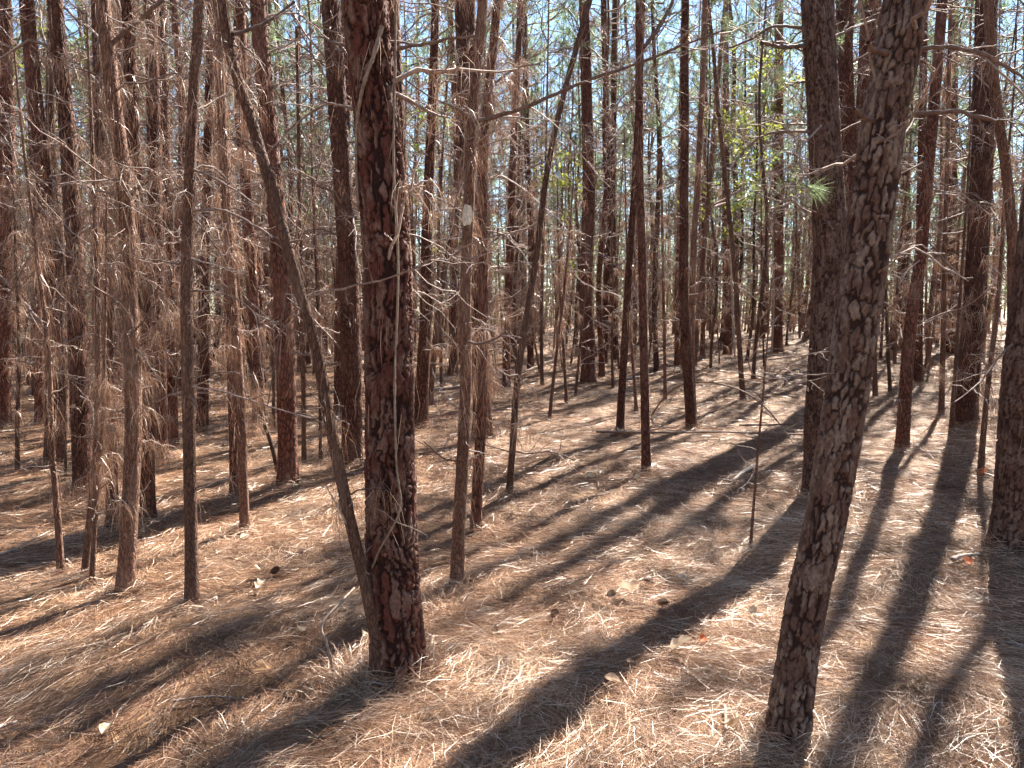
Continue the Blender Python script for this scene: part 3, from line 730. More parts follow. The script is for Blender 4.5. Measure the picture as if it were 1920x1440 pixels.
TREE = {}
def build_tree(key, spec, idx):
    pts, wb, wt, nb, hang, bark, label = spec
    base = ground_hit(*pts[0]); Y = base[1]
    px2m = Y / F_PX
    rb, rt = wb * px2m / 2, wt * px2m / 2
    low = pts[-1][1] > 60                               # its top is seen within the frame, or lost among others
    big = bark in ("main", "lean", "side", "mid")
    if rb < 0.035: H = max(rb * 150, 2.2)
    else: H = min(15.0, 7.0 + rb * 55)
    base, Y, hv, P = trunk_path(pts, H)
    H = max(H, hv + 0.6)
    P = np.concatenate([[P[0] - [0, 0, 0.25]], P])
    root = empty("pine_tree" if rb >= 0.035 else "sapling", base, label, PINE if rb >= 0.035 else SAP)
    vis = hv + 0.3
    if bark in ("main", "lean", "side"):
        nlow = {"main": 540, "lean": 540, "side": 300}[bark]; nseg = {"main": 164, "lean": 116, "side": 84}[bark]
    else:
        nlow = int(np.clip(hv / 0.08, 20, 56)); nseg = 16 if rb > 0.05 else 10
    full = smooth_path(P - base, 400)
    zz = full[:, 2]
    zs = np.concatenate([[-0.25, -0.02], np.linspace(0.0, vis, nlow), np.linspace(vis, zz[-1], 26)[1:]]) if zz[-1] > vis + 0.1 else np.concatenate([[-0.25, -0.02], np.linspace(0, zz[-1], nlow)])
    zs = np.clip(zs, zz[0], zz[-1])
    path = np.stack([np.interp(zs, zz, full[:, 0]), np.interp(zs, zz, full[:, 1]), zs], 1)
    rad = np.interp(zs, [-1, 0, hv, max(H, hv + 0.01)], [rb, rb, rt, max(0.006, rt * 0.12)])
    bspec = {"main": (0.040, 0.17, 0.019), "lean": (0.028, 0.085, 0.010), "side": (0.030, 0.13, 0.012)}.get(bark)
    mat = {"main": M["bark_main"], "lean": M["bark_lean"], "side": M["bark_side"], "mid": M["bark_mid"], "young": M["bark_young"]}[bark]
    if rb < 0.03: mat = M["bark_young"]
    link("trunk", trunk_mesh("trunk", path, rad, nseg, mat, idx * 3 + 1, bspec, 0.03 if bspec else 0.05), root)
    # dead limbs and what hangs on them
    nb = int(nb * 2.0)
    if key.startswith("l_"): hang = hang * 0.8
    zlo, zhi = (0.35, 0.9) if False else (0.45, 0.98)
    mbr = MB(); mh = MB()
    top_b = min(H * 0.72, hv * 1.15)
    hz = 0.5 + (top_b - 0.5) * rng.random(nb) ** 0.8
    if bark in ("main", "lean", "side"): hz = hv * (0.55 + 0.6 * rng.random(nb))
    S = np.stack([np.interp(hz, zs, path[:, 0]), np.interp(hz, zs, path[:, 1]), hz], 1)
    L = rng.uniform(0.25, 1.6, nb) * np.clip(rb / 0.09, 0.35, 1.15) * (0.55 + 0.55 * np.clip(hz / 4, 0, 1))
    if bspec: L = L * 0.45
    tips = dead_branches(mbr, S, rng.uniform(0, 2 * math.pi, nb), L, np.clip(rb * 0.10, 0.003, 0.011) * rng.uniform(0.6, 1.2, nb),
                  rng.normal(R(12), R(20), nb), rng.normal(-0.06, 0.38, nb), twigs=7 if rb > 0.03 else 3, third=3 if rb > 0.03 else 2, fat=max(0.0026, 0.00055 * Y))
    if bark == "young" and Y < 9:
        ns = 16
        hs_ = rng.uniform(0.25, hv, ns)
        Ss = np.stack([np.interp(hs_, zs, path[:, 0]), np.interp(hs_, zs, path[:, 1]), hs_], 1)
        dead_branches(mbr, Ss, rng.uniform(0, 6.28, ns), rb + rng.uniform(0.015, 0.10, ns), np.full(ns, 0.0045), rng.normal(R(20), R(20), ns), np.zeros(ns), 0, 0, 0.004)
    if nb:
        d = link("dead_branches", mbr.mesh("dead_branches", M["twig"]), root); d["kind"] = "stuff"
    if hang > 0 and len(tips):
        w = max(0.0018, 0.00040 * Y)
        k = int(min(len(tips), 120 * hang + 25))
        hanging(mh, tips[rng.choice(len(tips), k, replace=False)], int(4 + 2 * hang), L=0.2, w=w, spread=0.4)
        near_tr = S + 0
        hanging(mh, np.repeat(near_tr, 2, 0), int(6 + 8 * hang), L=0.2, w=w, spread=0.35)
        if rb > 0.02:
            trunk_needles(mh, path, rad, int(220 * hang), 0.5, vis, L=0.2, w=w)
        o = link("hanging_needles", mh.mesh("hanging_needles", M["hang"], False), root); o["kind"] = "stuff"
    if H > 5:
        cb = max(H * 0.60, 4.6)
        add_crown(root, (np.interp(cb, zs, path[:, 0]), np.interp(cb, zs, path[:, 1])), cb, H + 0.5, idx, rng.uniform(0, 6.28))
    TREE[key] = dict(root=root, base=base, Y=Y, path=path, rad=rad, zs=zs)

for i, (k, sp) in enumerate(TREES.items()):
    build_tree(k, sp, i)

# straw banked against the feet of the trunks
for k, T in TREE.items():
    if T["Y"] > 11: continue
    r0 = T["rad"][2]
    n = int(np.clip(3600 * r0 * 4 / max(T["Y"], 3) ** 0.7, 50, 2200))
    a = rng.uniform(0, 6.283, n); q = r0 * 1.1 + np.abs(rng.normal(0, 0.05 + r0 * 0.4, n))
    x = T["base"][0] + q * np.cos(a); y = T["base"][1] + q * np.sin(a)
    rise = np.exp(-(q - r0) / 0.09) * (0.06 + 0.45 * r0)
    L = rng.uniform(0.10, 0.21, n)
    tg = a + R(90) * rng.choice([-1, 1], n) + rng.normal(0, 0.7, n)
    tilt = rng.normal(0.0, 0.35, n)
    d = np.stack([np.cos(tg) * np.cos(tilt), np.sin(tg) * np.cos(tilt), np.sin(tilt)], 1)
    c = np.stack([x, y, height(x, y) + rise * rng.random(n) + 0.012], 1)
    p0 = c - d * (L / 2)[:, None]; p2 = c + d * (L / 2)[:, None]
    for p in (p0, p2): p[:, 2] = np.maximum(p[:, 2], height(p[:, 0], p[:, 1]) + 0.004)
    ribbons(straw_mb, p0, (p0 + p2) / 2 + np.array([0, 0, 0.012]), p2, 0.0019 * np.clip(0.55 + 0.15 * T["Y"], 0.9, 2), np.clip(rng.normal(0.5, 0.28, n), 0, 1))
# loose clumps of straw standing up off the carpet: (pixel, needles, height)
for px, py, n, hh in ((660,1262,420,0.16),(700,1290,420,0.15),(640,1300,300,0.12),(840,1150,260,0.18),(1240,990,260,0.14),(1010,1060,200,0.12),(1330,1010,200,0.13),
                      (1610,930,240,0.16),(1260,1060,200,0.10),(1300,1090,160,0.1),(430,1420,260,0.14),(900,1390,260,0.13),(1760,1400,300,0.16),(1800,850,160,0.14),(1290,880,130,0.12),(1330,800,120,0.13),(830,1130,200,0.2)):
    c = ground_hit(px, py)
    a = rng.uniform(0, 6.283, n); q = 0.16 * np.sqrt(rng.random(n))
    p0 = np.stack([c[0] + q * np.cos(a), c[1] + q * np.sin(a), 0 * a], 1); p0[:, 2] = height(p0[:, 0], p0[:, 1])
    el = rng.uniform(0.15, 1.25, n) * (1 - q * 2.5); az = a + rng.normal(0, 0.8, n); L = hh * rng.uniform(0.6, 1.3, n)
    d = np.stack([np.cos(az) * np.cos(el), np.sin(az) * np.cos(el), np.sin(el)], 1) * L[:, None]
    p2 = p0 + d; p2[:, 2] -= 0.25 * L; p2[:, 2] = np.maximum(p2[:, 2], height(p2[:, 0], p2[:, 1]) + 0.005)
    ribbons(straw_mb, p0, p0 + d * 0.55, p2, 0.0021 * np.clip(0.55 + 0.15 * c[1], 0.9, 2), np.clip(rng.normal(0.55, 0.25, n), 0, 1))
s = link("pine_straw", straw_mb.mesh("pine_straw", M["straw"], smooth=False))
tag(s, "thick brown pine straw carpet covering the forest floor", "pine straw", kind="stuff")


# limbs one can follow in the photograph: (tree, pixels, width at start, width at end, depth change, twigs)
LIMBS = [
 ("c_scar", [(886,232),(940,216),(985,205),(1080,165),(1190,125),(1270,95),(1350,66)], 8, 3, -0.5, 7),
 ("c_scar", [(890,205),(915,168),(960,132),(1015,118),(1035,92)], 4.5, 2, 0.4, 4),
 ("c_scar", [(880,218),(840,196),(790,170),(735,128)], 5, 2.5, 0.35, 4),
 ("c_scar", [(896,222),(960,222),(1050,229),(1120,240)], 3, 1.5, 0.6, 5),
 ("c_pair_a", [(1206,90),(1228,62),(1250,28),(1268,-15)], 9, 6, 0.0, 3),
 ("main", [(728,92),(770,84),(815,77),(850,68),(896,61)], 7, 4, -0.1, 2),
 ("main", [(725,76),(760,76),(800,80),(835,72)], 5, 3, 0.15, 1),
 ("main", [(665,206),(640,201),(612,202),(570,228),(530,262)], 6, 3, 0.3, 4),
 ("main", [(660,88),(635,80),(612,68),(590,66)], 6, 3, 0.3, 2),
 ("curved", [(580,556),(640,545),(720,529),(775,510),(830,482),(890,468),(950,453)], 4.5, 2, -0.55, 6),
 ("curved", [(436,64),(480,52),(520,30),(552,4)], 8, 5, 0.2, 3),
 ("curved", [(438,72),(418,82),(405,100)], 4, 2, 0.2, 1),
 ("l_4", [(232,370),(262,348),(300,325),(348,314),(400,330)], 7, 3, 0.1, 5),
 ("l_4", [(205,88),(236,56),(268,30),(302,-5)], 9, 6, 0.0, 4),
 ("l_4", [(200,92),(180,64),(163,44)], 6, 4, 0.1, 2),
 ("l_4", [(228,368),(195,362),(160,350),(120,330)], 4, 2, -0.2, 4),
 ("l_8", [(357,316),(395,330),(440,352),(492,386)], 5, 2.5, -0.2, 3),
 ("l_8", [(353,397),(400,394),(440,404),(500,440),(545,462)], 6, 2.5, -0.25, 5),
 ("l_8", [(352,400),(378,425),(410,470),(438,510)], 4, 2, 0.2, 3),
 ("l_8", [(351,545),(400,545),(445,562),(490,594),(532,612)], 4, 2, -0.2, 6),
 ("l_8", [(355,724),(420,734),(490,757),(576,782)], 4, 2, -0.35, 5),
 ("lean", [(1708,97),(1760,88),(1805,91),(1855,108),(1925,142)], 8, 5, -0.1, 4),
 ("lean", [(1690,226),(1730,213),(1790,210),(1840,216),(1884,219)], 9, 6, -0.1, 4),
 ("lean", [(1690,92),(1650,98),(1625,84)], 12, 8, -0.15, 0),
 ("lean", [(1645,232),(1620,218),(1598,202)], 10, 7, -0.15, 0),
 ("lean", [(1690,260),(1712,230),(1728,180),(1745,100)], 4, 2, 0.3, 3),
 ("lean", [(1590,696),(1545,697),(1500,703),(1460,712),(1420,703),(1388,686)], 3.5, 1.5, -0.15, 5),
 ("right_big", [(1520,54),(1470,49),(1440,54),(1405,76),(1350,98)], 7, 3, 0.3, 6),
 ("right_big", [(1520,84),(1480,88),(1455,86),(1428,82)], 9, 6, -0.2, 1),
 ("right_big", [(1520,247),(1470,247),(1435,254),(1400,280),(1372,318)], 6, 2.5, 0.2, 6),
 ("right_big", [(1560,72),(1600,52),(1640,38)], 6, 4, 0.2, 2),
 ("c_stem", [(1441,674),(1480,668),(1530,660),(1563,659)], 2, 1.3, -0.2, 2),
 ("c_stem", [(1433,742),(1470,725),(1520,715),(1555,706)], 1.8, 1.2, -0.15, 2),
 ("c_slant", [(963,846),(990,849),(1033,846),(1075,862)], 4, 2, -0.3, 5),
 ("c_slant", [(964,850),(935,840),(905,832)], 3, 2, -0.2, 3),
 ("c_scar", [(862,868),(830,858),(800,832)], 4, 2, -0.2, 3),
 ("edge", [(1905,640),(1870,672),(1832,720),(1790,752)], 5, 2, -0.4, 6),
 ("l_0", [(2,206),(40,235),(90,262),(150,300)], 5, 2, -2.2, 5),
 ("l_0", [(-12,508),(30,548),(60,585),(84,608)], 7, 4, -2.6, 2),
 ("r_clean", [(1742,300),(1700,320),(1655,345)], 4, 2, -0.2, 4),
 ("c_scar", [(876,530),(905,470),(935,455)], 3, 1.5, -0.4, 5),
 ("c_scar", [(872,640),(905,645),(945,628)], 6, 3, -0.3, 6),
]
def limb(tree, px, w0, w1, dY, twigs, name="branch", mat="twig", tone=None):
    T = TREE[tree]; Y0 = T["Y"]
    n = len(px)
    W = np.array([at(x, y, Y0 + dY * i / (n - 1)) for i, (x, y) in enumerate(px)]) - T["base"]
    P = smooth_path(W, max(14, 4 * n))
    P = P + np.concatenate([np.zeros((1, 3)), np.cumsum(rng.normal(size=(len(P) - 1, 3)) * 0.0022, axis=0)])
    k = Y0 / F_PX / 2
    mb = MB()
    rd = np.linspace(w0 * k, w1 * k, len(P)) * (1 + 0.12 * rng.normal(size=len(P)))
    tone = rng.uniform(0.25, 0.75) if tone is None else tone
    tubes(mb, P[None], rd[None], 7, tone)
    if twigs:
        j = rng.integers(len(P) // 4, len(P) - 1, twigs)
        d = P[j + 1] - P[j]
        az = np.arctan2(d[:, 1], d[:, 0]) + rng.choice([-1, 1], twigs) * rng.uniform(0.4, 1.1, twigs)
        tl = np.linalg.norm(P[-1] - P[0])
        dead_branches(mb, P[j], az, tl * rng.uniform(0.18, 0.45, twigs), np.full(twigs, max(0.0018, w1 * k * 0.6)), rng.normal(R(8), R(28), twigs), rng.normal(0, 0.25, twigs), 3, 1)
    return link(name, mb.mesh(name, M[mat]), T["root"])
for l in LIMBS: limb(*l, tone=0.05 if l[2] >= 6.5 else rng.uniform(0.05, 0.5))

# vine climbing the stoutest pine
def on_trunk(tree, px, py, gap):
    T = TREE[tree]
    p = at(px, py, T["Y"])
    z = p[2] - T["base"][2]
    cx = np.interp(z, T["zs"], T["path"][:, 0]) + T["base"][0]; r = np.interp(z, T["zs"], T["rad"]) * (1 + 0.2 * math.exp(-max(z, 0) / 0.11))
    dx = np.clip((p[0] - cx) / r, -0.97, 0.97)
    return at(px, py, T["Y"] - r * math.sqrt(1 - dx * dx) - gap)
for vi, (px, w) in enumerate((([(742,-10),(741,120),(738,300),(746,480),(744,600),(740,700),(741,800),(744,880),(752,945),(738,985),(712,1030),(697,1068)], 0.011),
                              ([(716,50),(700,105),(680,165),(670,230),(668,310),(672,390)], 0.016),
                              ([(688,952),(716,958),(742,978),(772,990),(800,1004)], 0.006))):
    T = TREE["main"]
    W = np.array([on_trunk("main", x, y, 0.022) for x, y in px]) - T["base"]
    P = smooth_path(W, 60)
    mb = MB(); tubes(mb, P[None], (np.linspace(w, w * 0.8, 60) / 2 * (1 + 0.15 * rng.normal(size=60)))[None], 7, 0.5)
    o = link("vine", mb.mesh("vine", M["vine"]), T["root"]); o["label"] = "pale bare vine stem on the bark"

# bare white scar on the slim pine
T = TREE["c_scar"]
mb = MB()
rows, cols = 14, 7
z0, z1 = at(878, 424, T["Y"])[2] - T["base"][2], at(878, 386, T["Y"])[2] - T["base"][2]
vv = []
for i in range(rows):
    f = i / (rows - 1); z = z0 + (z1 - z0) * f
    half = 0.75 * math.sin(math.pi * (0.12 + 0.80 * f)) ** 0.45
    cx, cy, r = [np.interp(z, T["zs"], a) for a in (T["path"][:, 0], T["path"][:, 1], T["rad"])]
    for j in range(cols):
        u = j / (cols - 1) * 2 - 1
        a = -math.pi / 2 - 0.1 + u * half
        rr = r * 1.08 + 0.012 - 0.004 * abs(u)
        vv.append((cx + rr * math.cos(a), cy + rr * math.sin(a), z + 0.004 * u * (1 if f < 0.5 else -1)))
ix = np.arange(rows * cols).reshape(rows, cols)
mb.add(vv, quads=np.stack([ix[:-1, :-1], ix[:-1, 1:], ix[1:, 1:], ix[1:, :-1]], -1).reshape(-1, 4))
o = link("bark_scar", mb.mesh("bark_scar", M["scar"]), T["root"]); o["label"] = "bare white scar where the bark is gone"

# living green sprig in front of the stout upright pine
T = TREE["right_big"]
tip = at(1514, 350, T["Y"] - 0.9)
mb = MB(); n = 90
d = nrm(np.array([[0.75, -0.1, -0.35]]) + rng.normal(size=(n, 3)) * np.array([0.42, 0.5, 0.45]))
P0 = (tip - T["base"])[None] + np.array([[1.0, 0, -0.35]]) * rng.uniform(-0.03, 0.05, n)[:, None]
Ln = rng.uniform(0.13, 0.22, n)[:, None]
ribbons(mb, P0, P0 + d * Ln * 0.5, P0 + d * Ln - np.array([0, 0, 0.012]), 0.0021, np.clip(rng.normal(0.75, 0.2, n), 0, 1))
o = link("needle_sprig", mb.mesh("needle_sprig", M["green"], False), T["root"]); o["label"] = "fresh green needle sprig on a twig end"
mb = MB()
S0 = at(1540, 235, T["Y"] - 0.12); S1 = at(1500, 285, T["Y"] - 0.5)
tubes(mb, smooth_path(np.array([S0, S1, tip, at(1524, 362, T["Y"] - 0.9)]) - T["base"], 14)[None], np.linspace(0.010, 0.005, 14)[None], 6, 0.5)
link("branch", mb.mesh("branch", M["twig"]), T["root"])

rng = np.random.default_rng(23)
# ------------------------------------------------------------------ pines further back: eight grown models, copied
def background_model(k):
    H = rng.uniform(10.5, 14)
    rb = (0.04, 0.05, 0.06, 0.07, 0.08, 0.095, 0.11, 0.125)[k]
    n = 40
    zs = np.concatenate([[-0.3, 0.0], np.linspace(0.15, H, n)])
    ph = rng.uniform(0, 6.28, 4); am = rng.uniform(0.02, 0.16, 2)
    path = np.stack([am[0] * np.sin(zs * 0.5 + ph[0]) + 0.05 * np.sin(zs * 1.4 + ph[1]), am[1] * np.sin(zs * 0.45 + ph[2]) + 0.05 * np.sin(zs * 1.2 + ph[3]), zs], 1)
    path[:, :2] -= path[1, :2]
    rad = np.interp(zs, [0, H], [rb, rb * 0.18])
    parts = [("trunk", trunk_mesh("trunk", path, rad, 12, M["bark_mid"] if rb > 0.07 else M["bark_young"], 50 + k, None, 0.05), None)]
    mbr, mh = MB(), MB()
    nb = 62
    hz = 0.6 + 7.6 * rng.random(nb) ** 0.95
    S = np.stack([np.interp(hz, zs, path[:, 0]), np.interp(hz, zs, path[:, 1]), hz], 1)
    L = rng.uniform(0.35, 1.8, nb) * (0.6 + 0.06 * hz)
    tips = dead_branches(mbr, S, rng.uniform(0, 6.28, nb), L, rng.uniform(0.004, 0.011, nb), rng.normal(R(12), R(18), nb), rng.normal(-0.05, 0.32, nb), 7, 3, 0.008)
    parts.append(("dead_branches", mbr.mesh("dead_branches", M["twig"]), "stuff"))
    kk = rng.choice(len(tips), 230 + 90 * (k % 4), replace=False)
    kk = kk[(tips[kk][:, 2] < 3.6) | (rng.random(len(kk)) < 0.08)]
    hanging(mh, tips[kk], 8, L=0.2, w=0.007)
    trunk_needles(mh, path, rad, 260, 0.6, 4.5, w=0.008)
    parts.append(("hanging_needles", mh.mesh("hanging_needles", M["hang"], False), "stuff"))
    return H, rb, path, zs, parts
BG = [background_model(k) for k in range(8)]
taken = [(t["base"][0], t["base"][1]) for t in TREE.values()]
spots = []
tries = 0
while len(spots) < 222 and tries < 20000:
    tries += 1
    r = math.sqrt(rng.uniform(10.5 ** 2, 34 ** 2)); a = rng.uniform(-0.72, 0.80)
    x, y = r * math.sin(a), r * math.cos(a)
    px = CX + F_PX * x / y
    if 1180 < px < 1500 and r < 15.5: continue                 # the sunlit clearing stays open
    if 780 < px < 1180 and r < 12.5: continue
    md = 1.15
    if any((x - u) ** 2 + (y - v) ** 2 < md * md for u, v in taken): continue
    taken.append((x, y)); spots.append((x, y))
LAND = [(12, "left edge pine"), (140, "straight-footed left pine"), (240, "forked left pine"), (352, "pole pine"), (526, "broad-footed red pine"), (727, "stoutest pine"),
        (877, "scarred pine"), (1009, "slanting centre pine"), (1102, "broad red far pine"), (1203, "paired pines"), (1282, "reddish clearing pine"), (1459, "straight far pine"),
        (1560, "stout right pine"), (1728, "clean right pine"), (1835, "shaggy right pine"), (1925, "edge pine")]
def gap_labels(xy, kind):
    """a label for each background stem: the two landmark trees it shows between, and its rank in depth there"""
    gaps = {}
    for i, (x, y) in enumerate(xy):
        px = CX + F_PX * x / y
        gaps.setdefault(sum(px > l[0] for l in LAND), []).append((math.hypot(x, y), i))
    out = {}
    for g_, lst in gaps.items():
        lst.sort()
        for k, (_, i) in enumerate(lst):
            rank = ("nearest", "second nearest", "third nearest")[k] if k < 3 else "farther"
            if g_ == 0: where = "left of the left edge pine"
            elif g_ == len(LAND): where = "right of the edge pine"
            else: where = "between the %s and %s" % (LAND[g_ - 1][1], LAND[g_][1])
            out[i] = "%s %s seen %s" % (rank, kind, where)
    return out
spot_label = gap_labels(spots, "background pine")
for i, (x, y) in enumerate(spots):
    H, rb, path, zs, parts = BG[int(7.99 * rng.random() ** 1.3)]
    r = math.hypot(x, y)
    root = empty("pine_tree", (x, y, float(height(x, y))), spot_label[i], PINE, "crowded background pines")
    root.rotation_euler = (rng.normal() * 0.025, rng.normal() * 0.03, rng.uniform(0, 6.28))
    s = rng.uniform(0.8, 1.2); root.scale = (s, s, s * rng.uniform(0.92, 1.1))
    for nm, me, kd in parts:
        o = link(nm, me, root)
        if kd: o["kind"] = kd
    cb = rng.uniform(5.8, 7.6) if r < 16 else rng.uniform(3.2, 5.6)
    add_crown(root, (np.interp(cb, zs, path[:, 0]), np.interp(cb, zs, path[:, 1])), cb, H + 0.4, i, rng.uniform(0, 6.28), r > 20)

# thin bare saplings filling the gaps between them
def sapling_model():
    H = rng.uniform(3.5, 8.5); rb = rng.uniform(0.012, 0.03)
    zs = np.concatenate([[-0.2, 0.0], np.linspace(0.1, H, 26)])
    ph = rng.uniform(0, 6.28, 4); le = rng.normal(size=2) * 0.07
    path = np.stack([le[0] * zs + 0.07 * np.sin(zs * 0.9 + ph[0]) + 0.02 * np.sin(zs * 3 + ph[1]), le[1] * zs + 0.07 * np.sin(zs * 0.8 + ph[2]), zs], 1)
    path[:, :2] -= path[1, :2]
    rad = np.interp(zs, [0, H], [rb, 0.004])
    mbr = MB(); nb = 30
    hz = 0.3 + (H - 0.4) * rng.random(nb)
    S = np.stack([np.interp(hz, zs, path[:, 0]), np.interp(hz, zs, path[:, 1]), hz], 1)
    tips = dead_branches(mbr, S, rng.uniform(0, 6.28, nb), rng.uniform(0.2, 0.9, nb), rng.uniform(0.003, 0.006, nb), rng.normal(R(20), R(22), nb), rng.normal(0, 0.35, nb), 5, 2, 0.007)
    mh = MB(); hanging(mh, tips[rng.choice(len(tips), 26, replace=False)], 5, L=0.2, w=0.006)
    return [("trunk", trunk_mesh("trunk", path, rad, 8, M["bark_young"], 90, None, 0.06), None),
            ("dead_branches", mbr.mesh("dead_branches", M["twig"]), "stuff"), ("hanging_needles", mh.mesh("hanging_needles", M["hang"], False), "stuff")]
SM = [sapling_model() for _ in range(5)]
n_s = 0; sap_xy = []; sap_roots = []
while n_s < 70:
    r = math.sqrt(rng.uniform(11 ** 2, 27 ** 2)); a = rng.uniform(-0.6, 0.6)
    x, y = r * math.sin(a), r * math.cos(a)
    px = CX + F_PX * x / y
    if 1180 < px < 1500 and r < 15.5: continue
    if any((x - u) ** 2 + (y - v) ** 2 < 0.45 ** 2 for u, v in taken): continue
    taken.append((x, y)); n_s += 1; sap_xy.append((x, y))
    root = empty("sapling", (x, y, float(height(x, y))), None, SAP, "thin background saplings")
    root.rotation_euler = (rng.normal() * 0.03, rng.normal() * 0.03, rng.uniform(0, 6.28)); sc_ = rng.uniform(0.8, 1.2); root.scale = (sc_,) * 3
    sap_roots.append(root)
    for nm, me, kd in SM[n_s % 5]:
        o = link(nm, me, root)
        if kd: o["kind"] = kd

for i, l_ in gap_labels(sap_xy, "bare thin sapling").items(): sap_roots[i]["label"] = l_

# the wood beyond, which reads as one mass
rng = np.random.default_rng(31)
mbt, mbf, mbw = MB(), MB(), MB()
nfar = 420
r = np.sqrt(rng.uniform(58 ** 2, 95 ** 2, nfar)); a = rng.uniform(-0.85, 0.92, nfar)
fx, fy = r * np.sin(a), r * np.cos(a); fz = height(fx, fy)
H = rng.uniform(10, 15, nfar)
t = np.linspace(0, 1, 6)
P = np.stack([fx[:, None] + rng.normal(size=(nfar, 1)) * 0.4 * t, fy[:, None] + 0 * t, fz[:, None] - 0.2 + H[:, None] * t], -1)
tubes(mbt, P, rng.uniform(0.06, 0.16, nfar)[:, None] * (1 - 0.8 * t), 6)
wood = link("distant_wood", mbt.mesh("distant_wood", M["bark_mid"]))
tag(wood, "distant wood of pine trunks and pale green foliage behind everything", "distant wood", kind="stuff")
nt_ = 24
C = np.repeat(np.stack([fx, fy, fz], 1), nt_, 0); HH = np.repeat(H, nt_)
hf = 0.02 + 0.98 * rng.random(len(C)) ** 0.9
rr = 1.7 * (1.1 - hf) * np.sqrt(rng.random(len(C))) + 0.25
aa = rng.uniform(0, 6.28, len(C))
C = C + np.stack([rr * np.cos(aa), rr * np.sin(aa), hf * HH], 1)
keep = (hf > 0.36) | ((rng.random(len(C)) < 0.35) & (hf > 0.08))
def far_clumps(mb, C, per, L, w):
    P0 = np.repeat(C, per, 0) + rng.normal(size=(len(C) * per, 3)) * 0.10
    dd = nrm(rng.normal(size=P0.shape)) * rng.uniform(0.5, 1.1, len(P0))[:, None] * L
    spikes(mb, P0, P0 + dd, w, np.clip(np.repeat(rng.normal(0.55, 0.2, len(C)), per) + rng.normal(0, 0.1, len(P0)), 0, 1))
far_clumps(mbf, C[keep], 10, 0.30, 0.05)
nth = 500
ra = np.sqrt(rng.uniform(36 ** 2, 47 ** 2, nth)); aa = rng.uniform(-0.85, 0.92, nth)
bx_, by_ = ra * np.sin(aa), ra * np.cos(aa)
hh = rng.uniform(4.0, 20, nth)
per = 40
B = np.repeat(np.stack([bx_, by_, height(bx_, by_)], 1), per, 0)
u = rng.random(len(B)) ** 0.8
sp = 1.5 * np.sin(np.pi * (0.15 + 0.8 * u)) * np.sqrt(rng.random(len(B))); ta = rng.uniform(0, 6.28, len(B))
B = B + np.stack([sp * np.cos(ta), sp * np.sin(ta), 0.3 + u * np.repeat(hh, per)], 1)
mbl = MB()
far_clumps(mbl, B, 8, 0.36, 0.052)
nn = 760
ra = np.sqrt(rng.uniform(29 ** 2, 58 ** 2, nn)); an = rng.uniform(-0.85, 0.92, nn)
tx, ty = ra * np.sin(an), ra * np.cos(an); tz = height(tx, ty); Ht = rng.uniform(6, 14, nn)
lean_ = rng.normal(size=(nn, 2)) * 0.5
P = np.stack([tx[:, None] + lean_[:, :1] * t, ty[:, None] + lean_[:, 1:] * t, tz[:, None] - 0.2 + Ht[:, None] * t], -1)
mbp = MB(); tubes(mbp, P, rng.uniform(0.025, 0.085, nn)[:, None] * (1 - 0.8 * t), 5)
link("far_stems", mbp.mesh("far_stems", M["bark_young"]), wood)["kind"] = "stuff"
kt = 26
hq = rng.random((nn, kt)) * 0.8
S = np.stack([tx[:, None] + lean_[:, :1] * hq, ty[:, None] + lean_[:, 1:] * hq, tz[:, None] + Ht[:, None] * hq], -1).reshape(-1, 3)
E = S + nrm(rng.normal(size=S.shape) * [1, 1, 0.45]) * rng.uniform(0.3, 1.6, len(S))[:, None]
mbs = MB(); spikes(mbs, S, E, 0.035)
E2 = S + (E - S) * 0.5; D2 = nrm((E - S) + rng.normal(size=S.shape) * 0.7) * rng.uniform(0.3, 0.8, len(S))[:, None]
spikes(mbs, E2, E2 + D2, 0.026)
link("far_twigs", mbs.mesh("far_twigs", M["twig"], False), wood)["kind"] = "stuff"
link("far_thicket", mbl.mesh("far_thicket", M["thicket"], False), wood)["kind"] = "stuff"
link("far_foliage", mbf.mesh("far_foliage", M["green"], False), wood)["kind"] = "stuff"
far_clumps(mbw, C[~keep], 9, 0.35, 0.022)
rb_ = np.sqrt(rng.uniform(30 ** 2, 46 ** 2, 2600)); ab_ = rng.uniform(-0.8, 0.88, 2600)
bx_, by_ = rb_ * np.sin(ab_), rb_ * np.cos(ab_)
far_clumps(mbw, np.stack([bx_, by_, height(bx_, by_) + 0.1 + 3.2 * rng.random(2600) ** 1.4], 1), 10, 0.42, 0.02)
link("far_dead_needles", mbw.mesh("far_dead_needles", M["hang"], False), wood)["kind"] = "stuff"

# the same wood goes on behind and beside the viewer
rng = np.random.default_rng(37)
nbk = 420
ra = np.sqrt(rng.uniform(2.2 ** 2, 36 ** 2, nbk)); an = rng.uniform(0.95, 2 * math.pi - 0.85, nbk)
qx, qy = ra * np.sin(an), ra * np.cos(an); qz = height(qx, qy); Hq = rng.uniform(10, 15, nbk)
P = np.stack([qx[:, None] + rng.normal(size=(nbk, 1)) * 0.4 * t, qy[:, None] + 0 * t, qz[:, None] - 0.2 + Hq[:, None] * t], -1)
mbk = MB(); tubes(mbk, P, rng.uniform(0.05, 0.13, nbk)[:, None] * (1 - 0.8 * t), 6)
behind = link("surrounding_wood", mbk.mesh("surrounding_wood", M["bark_mid"]))
tag(behind, "pine wood carrying on beside and behind the viewpoint", "wood", kind="stuff")
kc = 26
hf = 0.30 + 0.70 * rng.random((nbk, kc))
rr = 2.0 * (1.15 - hf) * np.sqrt(rng.random((nbk, kc))) + 0.2; a2 = rng.uniform(0, 6.283, (nbk, kc))
